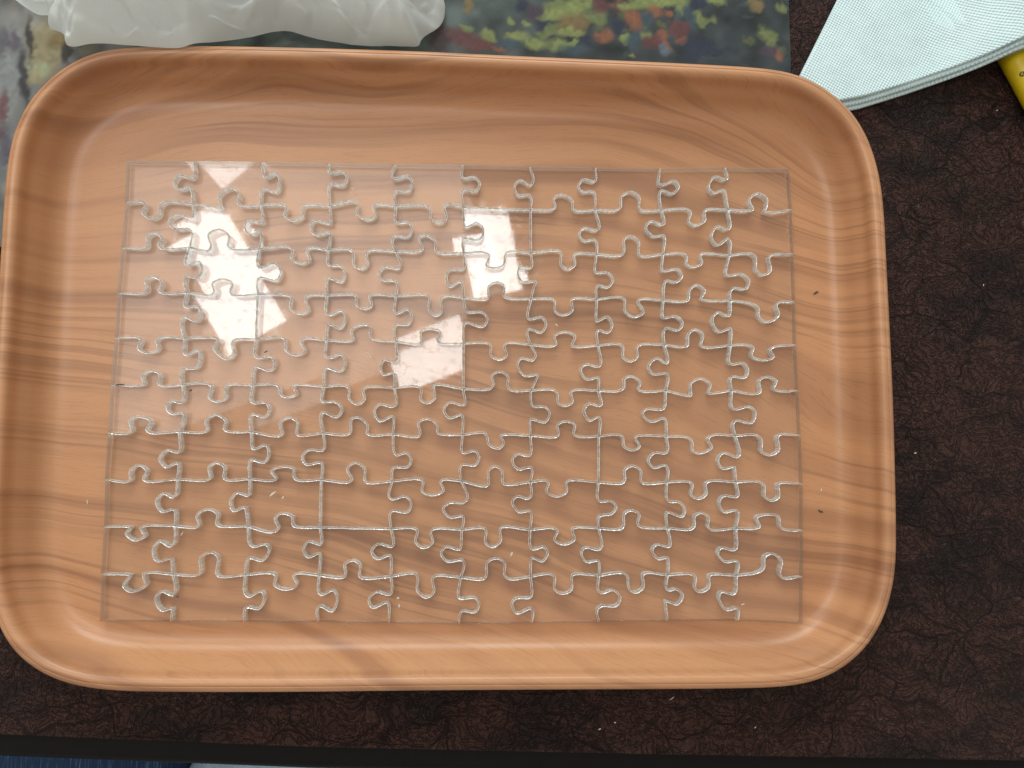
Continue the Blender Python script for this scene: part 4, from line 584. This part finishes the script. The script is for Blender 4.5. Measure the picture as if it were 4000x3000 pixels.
def build_puzzle():
    root = bpy.data.objects.new("jigsaw_puzzle", None)
    root.location = (0, 0, 0.0041)
    COL.objects.link(root)
    tag(root, "clear acrylic jigsaw puzzle of a hundred pieces assembled inside the wood-grain tray", "puzzle")
    vcurve, hcurve = {}, {}
    for i in range(10):
        for j in range(11):
            mid = V_EDGES[i * 9 + j - 1] if 0 < j < 10 else []
            vcurve[i, j] = catmull([CORNERS[i][j]] + mid + [CORNERS[i + 1][j]], 4 if mid else 6)
    for i in range(11):
        for j in range(10):
            mid = H_EDGES[(i - 1) * 10 + j] if 0 < i < 10 else []
            hcurve[i, j] = catmull([CORNERS[i][j]] + mid + [CORNERS[i][j + 1]], 4 if mid else 6)
    rnd = random.Random(11)
    for i in range(10):
        for j in range(10):
            sides = [hcurve[i, j][:-1], vcurve[i, j + 1][:-1], hcurve[i + 1, j][::-1][:-1], vcurve[i, j][::-1][:-1]]
            rim_side = [i == 0, j == 9, i == 9, j == 0]
            loop, onrim = [], []
            for pts, f in zip(sides, rim_side):
                loop += pts; onrim += [f] * len(pts)
            P = np.array(loop)[::-1]
            onrim = onrim[::-1]
            cen = np.array([(CORNERS[i][j][0] + CORNERS[i + 1][j + 1][0]) / 2, (CORNERS[i][j][1] + CORNERS[i + 1][j + 1][1]) / 2])
            P = P - cen
            nv = inward_normals(P)
            n = len(P)
            rings = [(0.08, 0.0), (0.22, THICK - 0.26), (0.50, THICK)]
            verts, faces, idx = [], [], []
            for off, z in rings:
                for q, (p, nn) in enumerate(zip(P, nv)):
                    k = 0.35 if (onrim[q] or onrim[q - 1]) else 1.0
                    p = p + nn * off * k
                    verts.append((p[0] * MM, p[1] * MM, z * MM))
            for r in range(2):
                for a in range(n):
                    c = (a + 1) % n
                    faces.append((r * n + a, r * n + c, (r + 1) * n + c, (r + 1) * n + a)); idx.append(2 if onrim[c] else (1 if r == 0 else 3))
            faces.append(tuple(range(2 * n, 3 * n))); idx.append(0)
            faces.append(tuple(reversed(range(n)))); idx.append(0)
            o = mesh_obj("puzzle_piece", verts, faces, [M_ACR, M_CUT, M_BORDER, M_CHAMFER], root, True, idx)
            me = o.data
            for poly in me.polygons[-2:]:
                poly.use_smooth = False
            tx, ty = TILT.get((i, j), (rnd.gauss(0, 0.42), rnd.gauss(0, 0.42)))
            rx, ry = math.radians(tx), math.radians(ty)
            hx = max(abs(P[:, 0])) * MM; hy = max(abs(P[:, 1])) * MM
            o.location = (cen[0] * MM, cen[1] * MM, abs(math.sin(rx)) * hy + abs(math.sin(ry)) * hx)
            o.rotation_euler = (rx, ry, 0)
build_puzzle()

# ------------------------------------------------------------------ crumpled tissue
TISSUE_FRONT = [[-204.0, 174.8, 6], [-199.2, 171.3, 6], [-192.1, 166.8, 8], [-185.8, 165.2, 10], [-181.7, 156.0, 16], [-172.1, 149.9, 22], [-166.0, 141.3, 27], [-155.1, 142.7, 27], [-143.5, 142.7, 27], [-132.4, 142.2, 27], [-121.1, 142.3, 26.5], [-114.5, 144.3, 26.5], [-108.1, 150.3, 18], [-99.2, 157.6, 9], [-82.8, 162.9, 7], [-73.6, 160.7, 7], [-65.5, 159.1, 6], [-53.9, 155.5, 10], [-36.2, 152.4, 14], [-25.8, 152.3, 14], [-21.4, 153.7, 12], [-19.9, 160.4, 7], [-11.2, 171.0, 4], [-9.9, 178.5, 4], [-10.5, 181.8, 4], [-11.7, 189.4, 4]]
def ridge(p, f, seed):
    v = noise.noise(Vector((p[0] * f + seed, p[1] * f - seed, p[2] * f + 2 * seed)))
    return 1.0 - abs(v) * 2.0
def facet(p, k):
    """crumpled-paper height: tilted planes meeting in narrow creases"""
    ds, ps = noise.voronoi(p)
    ws = h = 0.0
    for d, c in zip(ds, ps):
        w = math.exp(-k * (d * d - ds[0] * ds[0]))
        v = noise.cell_vector(c * 7.31)
        o = p - c
        hh = (v.x - 0.5) * 1.0 + ((v.y - 0.5) * o.x + (v.z - 0.5) * o.y) * 3.2
        ws += w; h += w * hh
    return h / ws
def build_tissue():
    front = catmull(TISSUE_FRONT, 10)
    A = np.array(front)
    d = np.r_[0, np.cumsum(np.linalg.norm(np.diff(A[:, :2], axis=0), axis=1))]
    nu, nv = 300, 170
    s = np.linspace(0, d[-1], nu)
    fx, fy, fz = (np.interp(s, d, A[:, k]) for k in range(3))
    verts, faces = [], []
    cx = -95.0
    for a in range(nu):
        for b in range(nv):
            t = b / (nv - 1)
            # section: from the hem up over the bulge and back down behind
            back = 75.0 * (1 - math.cos(t * math.pi)) / 2
            px = fx[a] + (cx - fx[a]) * 0.62 * t ** 1.2
            py = fy[a] + (230.0 - fy[a]) * (t ** 1.25)
            up = 26.0 * math.sin(min(1.0, t * 2.3) * math.pi / 2) * (1 - 0.55 * t)
            pz = fz[a] + up
            q = (px * 0.01, py * 0.01, 0.3)
            wx_ = px + 8.0 * noise.noise(Vector((px * 0.03, py * 0.03, 1.0))); wy_ = py + 8.0 * noise.noise(Vector((px * 0.03, py * 0.03, 7.0)))
            fold = facet(Vector((wx_ * 0.040 + wy_ * 0.02, wy_ * 0.034, 0.2)), 16.0) * 6.5 + facet(Vector((wx_ * 0.085 - wy_ * 0.05, wy_ * 0.09 + wx_ * 0.02, 3.2)), 14.0) * 2.6 + facet(Vector((wx_ * 0.21, wy_ * 0.19, 6.2)), 12.0) * 0.8 + ridge(q, 2.4, 1.0) * 4.0 + 7.0
            w = min(1.0, t * 9.0)
            pz += (fold - 9.0) * (0.10 + 0.90 * w)
            sw = noise.noise(Vector((px * 0.035, py * 0.05, 5.0))) * 6.0 * w
            px += sw; py += noise.noise(Vector((px * 0.04, py * 0.04, 9.0))) * 4.0 * w
            verts.append((px * MM, py * MM, max(pz, 1.4) * MM))
    for a in range(nu - 1):
        for b in range(nv - 1):
            k = a * nv + b
            faces.append((k, k + nv, k + nv + 1, k + 1))
    o = mesh_obj("crumpled_tissue", verts, faces, M_TISSUE)
    tag(o, "crumpled white tissue paper heaped behind the tray, its hem resting over the rim", "tissue")
build_tissue()

# ------------------------------------------------------------------ stack of folded napkins
def napkin(label, pts, z, thick, seed, mat):
    """folded sheet: outline in mm, gently waving, lifting where the yellow tube lies beneath"""
    P = np.array(resample_line([np.array(p) for p in pts] + [np.array(pts[0])], 3.0)[:-1])
    n = len(P)
    cen = P.mean(0)
    K = 40
    verts, faces = [], []
    def zz(p, lay):
        lift = 13.5 * max(0.0, min(1.0, (p[0] - 212.0) / 42.0)) ** 2
        w = 0.7 * noise.noise(Vector((p[0] * 0.03 + seed, p[1] * 0.03, seed)))
        return z + lay + lift + w
    prof = [(1.0 - 0.004, 0.0), (1.0, thick * 0.5), (1.0 - 0.004, thick)]
    for f, lay in prof:
        for p in P:
            q = cen + (p - cen) * f
            verts.append((q[0] * MM, q[1] * MM, zz(q, lay) * MM))
    base = 2 * n
    ringstart = [base]
    for k in range(1, K):
        ringstart.append(len(verts))
        f = 1.0 - k / K
        for p in P:
            q = cen + (p - cen) * f
            verts.append((q[0] * MM, q[1] * MM, zz(q, thick) * MM))
    ctr = len(verts); verts.append((cen[0] * MM, cen[1] * MM, zz(cen, thick) * MM))
    for r in range(2):
        for i in range(n):
            j = (i + 1) % n
            faces.append((r * n + i, r * n + j, (r + 1) * n + j, (r + 1) * n + i))
    for r0, r1 in zip(ringstart[:-1], ringstart[1:]):
        for i in range(n):
            j = (i + 1) % n
            faces.append((r0 + i, r0 + j, r1 + j, r1 + i))
    for i in range(n):
        faces.append((ringstart[-1] + i, ringstart[-1] + (i + 1) % n, ctr))
    faces.append(tuple(reversed(range(n))))
    o = mesh_obj("folded_napkin", verts, faces, mat)
    tag(o, label, "napkin", "folded napkins stacked beside the tray")
    return o
def shifted(dy, dx=0.0):
    low = [(169.0 + dx, 130.2 + dy), (186.0, 134.0 + dy), (202.0, 139.4 + dy), (219.0, 145.4 + dy), (242.0, 152.6 + dy), (268.0, 162.2 + dy), (320.0, 181.0)]
    return low + [(320.0, 240.0), (202.5, 240.0), (175.0 + dx, 185.3), (157.5 + dx, 150.8), (155.2 + dx, 146.2)]
napkin("lowest napkin of the white embossed stack at the tray's far corner", shifted(0.7, 0.8), 0.3, 2.0, 1.0, M_NAPKIN)
napkin("middle napkin of the white embossed stack, peeping out below the top one", shifted(2.3, 0.4), 2.45, 2.0, 2.0, M_NAPKIN)
napkin("topmost white embossed napkin folded to a point beside the tray", shifted(4.4), 4.6, 2.2, 3.0, M_NAPKIN)

# ------------------------------------------------------------------ yellow tube under the napkins
def build_tube():
    root = bpy.data.objects.new("marker_pen", None)
    ax = Vector((0.437, -0.899, 0)).normalized(); side = Vector((0.899, 0.437, 0)); r = 0.0056
    root.location = (0.2605, 0.1575, 0.0)
    COL.objects.link(root)
    tag(root, "yellow plastic tube with dark print poking out from under the napkins", "marker")
    def ring(t, rad, k, seg=32):
        a = 2 * math.pi * k / seg
        return tuple(ax * t + side * (rad * math.cos(a)) + Vector((0, 0, r + rad * math.sin(a))))
    def body(name, stations, mat):
        seg = 32; verts, faces = [], []
        for t, rad in stations:
            verts += [ring(t, rad, k, seg) for k in range(seg)]
        for i in range(len(stations) - 1):
            for k in range(seg):
                j = (k + 1) % seg
                faces.append((i * seg + k, i * seg + j, (i + 1) * seg + j, (i + 1) * seg + k))
        faces.append(tuple(range(seg))); faces.append(tuple(reversed(range((len(stations) - 1) * seg, len(stations) * seg))))
        return mesh_obj(name, verts, faces, mat, root)
    body("barrel", [(-0.006, 0.0050), (-0.005, r), (0.060, r), (0.062, 0.0052), (0.066, 0.0050)], M_YELLOW)
    body("cap", [(0.0662, 0.0052), (0.067, 0.0057), (0.098, 0.0057), (0.1005, 0.0050), (0.101, 0.003)], M_INK)
    def decal(name, polys, t0, a0, s, mat):
        # flat print wrapped on the barrel: (u along the barrel, v round it) in mm
        verts, faces = [], []
        rr = r + 0.00006
        for poly in polys:
            st = len(verts)
            for (u, v) in poly:
                a = a0 + v * s * MM / rr
                verts.append(tuple(ax * (t0 + u * s * MM) + side * (rr * math.cos(a)) + Vector((0, 0, r + rr * math.sin(a)))))
            faces.append(tuple(range(st, st + len(poly))))
        return mesh_obj(name, verts, faces, mat, root, False)
    disc = [(1.15 * math.cos(k * math.pi / 12), 1.15 * math.sin(k * math.pi / 12)) for k in range(24)]
    decal("printed_mark", [disc], 0.0072, 2.30, 1.0, M_INK)
    def bar(x0, y0, x1, y1, w):
        dx, dy = x1 - x0, y1 - y0; l = math.hypot(dx, dy); nx_, ny_ = -dy / l * w / 2, dx / l * w / 2
        return [(x0 + nx_, y0 + ny_), (x0 - nx_, y0 - ny_), (x1 - nx_, y1 - ny_), (x1 + nx_, y1 + ny_)]
    rr_polys = [bar(-0.6, 0.35, 0.6, 0.35, 0.22), bar(-0.6, 0.35, -0.6, -0.25, 0.22), bar(-0.6, -0.25, 0.0, -0.25, 0.22), bar(0.0, -0.25, 0.0, 0.35, 0.22), bar(0.0, 0.05, 0.6, -0.35, 0.22)]
    let = decal("registered_letter", rr_polys, 0.0072, 2.30, 1.0, M_YELLOW)
    for v in let.data.vertices:
        v.co.z += 0.00006
    decal("printed_mark", [[(1.0 * math.cos(k * math.pi / 8), 0.9 * math.sin(k * math.pi / 8)) for k in range(16)]], 0.0165, 2.42, 1.0, M_INK)
build_tube()

# ------------------------------------------------------------------ crumbs and shavings
CRUMBS = [(85.6, 128.3, 4.05, 3.2, 0.9, 1.31, 1, 'tray', "curved pale shaving on the tray floor above the puzzle's right half"), (143.8, 130.6, 4.05, 1.3, 0.8, 0.0, 1, 'tray', 'pale speck on the tray floor near its upper right corner'), (-104.5, -119.7, 5.0, 1.6, 0.6, 0.0, 1, 'tray', "leftmost of two pale shavings on the tray's near wall"), (-97.9, -119.7, 5.0, 2.0, 0.7, 0.87, 1, 'tray', "slanted pale shaving on the tray's near wall, right of another"), (-63.7, -119.3, 5.0, 2.6, 0.8, 1.05, 0, 'tray', "slanted dark crumb on the tray's near wall, leftmost of three"), (-31.9, -115.7, 4.05, 1.6, 0.8, 0.0, 0, 'tray', "dark crumb on the tray's near fold, middle of three"), (-24.3, -118.0, 5.0, 1.8, 1.1, 0.7, 0, 'tray', "dark crumb on the tray's near wall, rightmost of three"), (25.4, -111.9, 4.05, 2.0, 1.0, 0.7, 1, 'tray', "pale shaving just below the puzzle's bottom edge near its middle"), (64.0, -110.9, 4.05, 1.5, 1.2, 0.0, 1, 'tray', "round pale speck below the puzzle's bottom edge right of the middle"), (130.8, -115.1, 4.05, 2.6, 1.0, 1.75, 1, 'tray', "upright pale shaving on the tray below the puzzle's bottom right corner"), (104.5, -119.6, 5.0, 1.4, 0.8, 0.0, 1, 'tray', "pale speck on the tray's near wall right of the middle"), (161.2, 45.3, 4.05, 2.6, 1.1, 0.52, 0, 'tray', "dark crumb on the tray floor right of the puzzle's upper half"), (171.9, -28.6, 4.05, 1.6, 0.9, 0.0, 0, 'tray', "small dark crumb on the tray's right fold at mid height"), (159.9, -53.6, 4.05, 2.4, 1.0, -0.35, 0, 'tray', "dark crumb on the tray floor right of the puzzle's lower half"), (160.6, -44.3, 4.05, 1.6, 0.7, 1.4, 1, 'tray', 'thin pale shaving on the tray right of the puzzle, above a dark crumb'), (184.9, -63.4, 4.05, 1.4, 0.8, 1.75, 1, 'tray', "pale speck on the tray's right wall"), (-159.9, -50.4, 4.05, 2.2, 0.6, 1.75, 1, 'tray', 'thin upright pale shaving on the tray left of the puzzle'), (-118.2, -89.2, 8.4, 1.2, 0.8, 0.0, 0, 'puzzle', "dark crumb on the puzzle's bottom row by the left corner"), (-40.4, 13.8, 8.4, 3.6, 0.6, -0.87, 1, 'puzzle', 'long thin pale shaving lying across the puzzle left of the square glare'), (-80.1, -46.4, 8.4, 3.6, 1.1, 0.7, 1, 'puzzle', "largest pale shaving, on the puzzle's lower left part"), (-75.7, -48.0, 8.4, 1.4, 1.0, 1.05, 1, 'puzzle', "pale crumb beside the largest shaving on the puzzle's lower left part"), (-85.1, 15.0, 8.4, 1.8, 0.6, 0.44, 0, 'puzzle', 'thin dark crumb on the puzzle below the big glare'), (-116.7, -2.3, 8.4, 1.4, 0.7, 0.7, 0, 'puzzle', "dark crumb on the puzzle's left part, second column"), (-146.7, 0.1, 8.4, 4.2, 0.6, 0.05, 0, 'puzzle', "long dark sliver on the puzzle's left border"), (-49.7, 88.6, 8.4, 1.1, 0.9, 0.0, 1, 'puzzle', "pale speck on the puzzle's top row, left of the middle"), (22.3, -71.8, 8.4, 2.2, 1.0, 1.22, 1, 'puzzle', "upright pale shaving on the puzzle's ninth row near the middle"), (-25.3, -93.4, 8.4, 1.6, 1.0, 1.4, 1, 'puzzle', "pale seed-like crumb on the puzzle's bottom row, lower of two"), (-25.9, -90.1, 8.4, 1.2, 0.9, 0.0, 1, 'puzzle', "pale crumb on the puzzle's bottom row, upper of two"), (41.7, 28.1, 8.4, 1.6, 0.7, -0.7, 1, 'puzzle', 'pale shaving on the puzzle right of the middle, fourth row'), (-117.5, -63.2, 8.4, 2.0, 0.6, 1.05, 1, 'puzzle', "thin pale shaving on the puzzle's second column, ninth row"), (122.4, -93.0, 8.4, 1.6, 0.7, 0.35, 1, 'puzzle', "pale shaving on the puzzle's bottom right piece"), (243.0, 50.8, 0.2, 1.0, 0.5, 1.4, 1, 'pad', 'pale speck on the leather pad right of the tray, upper one'), (206.6, -27.6, 0.2, 1.3, 0.6, 0.17, 1, 'pad', "pale speck on the leather pad beside the tray's right rim"), (67.9, -144.7, 0.2, 1.0, 0.6, 0.0, 1, 'pad', 'pale speck below the tray near the middle of the leather pad'), (61.2, -147.4, 0.2, 1.4, 0.6, 0.35, 1, 'pad', 'thin pale speck left of another below the tray'), (129.5, -147.3, 0.2, 1.0, 0.5, 0.7, 1, 'pad', "pale speck on the leather below the tray's right half"), (93.0, -134.8, 0.2, 2.6, 0.4, 0.61, 1, 'pad', "fine pale fibre on the leather just under the tray's near rim"), (254.5, 136.2, 0.2, 1.0, 0.5, 0.35, 1, 'pad', 'pale speck on the leather below the napkins')]
def build_crumbs():
    rnd = random.Random(3)
    for (x, y, z, ln, wd, ang, kind, where, label) in CRUMBS:
        n = 6; verts, faces = [], []
        bend = rnd.uniform(-0.3, 0.3)
        for k in range(n + 1):
            t = k / n - 0.5
            w = wd * (1 - (2 * t) ** 2 * 0.75) / 2 * rnd.uniform(0.8, 1.2)
            u, v = t * ln, bend * ln * (t * t)
            for sgn, h in ((-1, 0.05), (-0.4, 0.32), (0.5, 0.30), (1, 0.05)):
                verts.append((u * MM, (v + sgn * w) * MM, h * min(wd, 0.9) * MM))
        for k in range(n):
            for q in range(3):
                a = k * 4 + q
                faces.append((a, a + 4, a + 5, a + 1))
            faces.append((k * 4 + 3, k * 4 + 7, k * 4 + 4, k * 4))
        faces.append((0, 1, 2, 3)); faces.append((n * 4 + 3, n * 4 + 2, n * 4 + 1, n * 4))
        o = mesh_obj("plastic_shaving" if kind else "dark_crumb", verts, faces, M_CHIP if kind else M_DARKCHIP)
        o.location = (x * MM, y * MM, z * MM)
        o.rotation_euler = (0, 0, ang)
        tag(o, label, "shaving" if kind else "crumb", ("pale shavings on the " if kind else "dark crumbs on the ") + where)
build_crumbs()
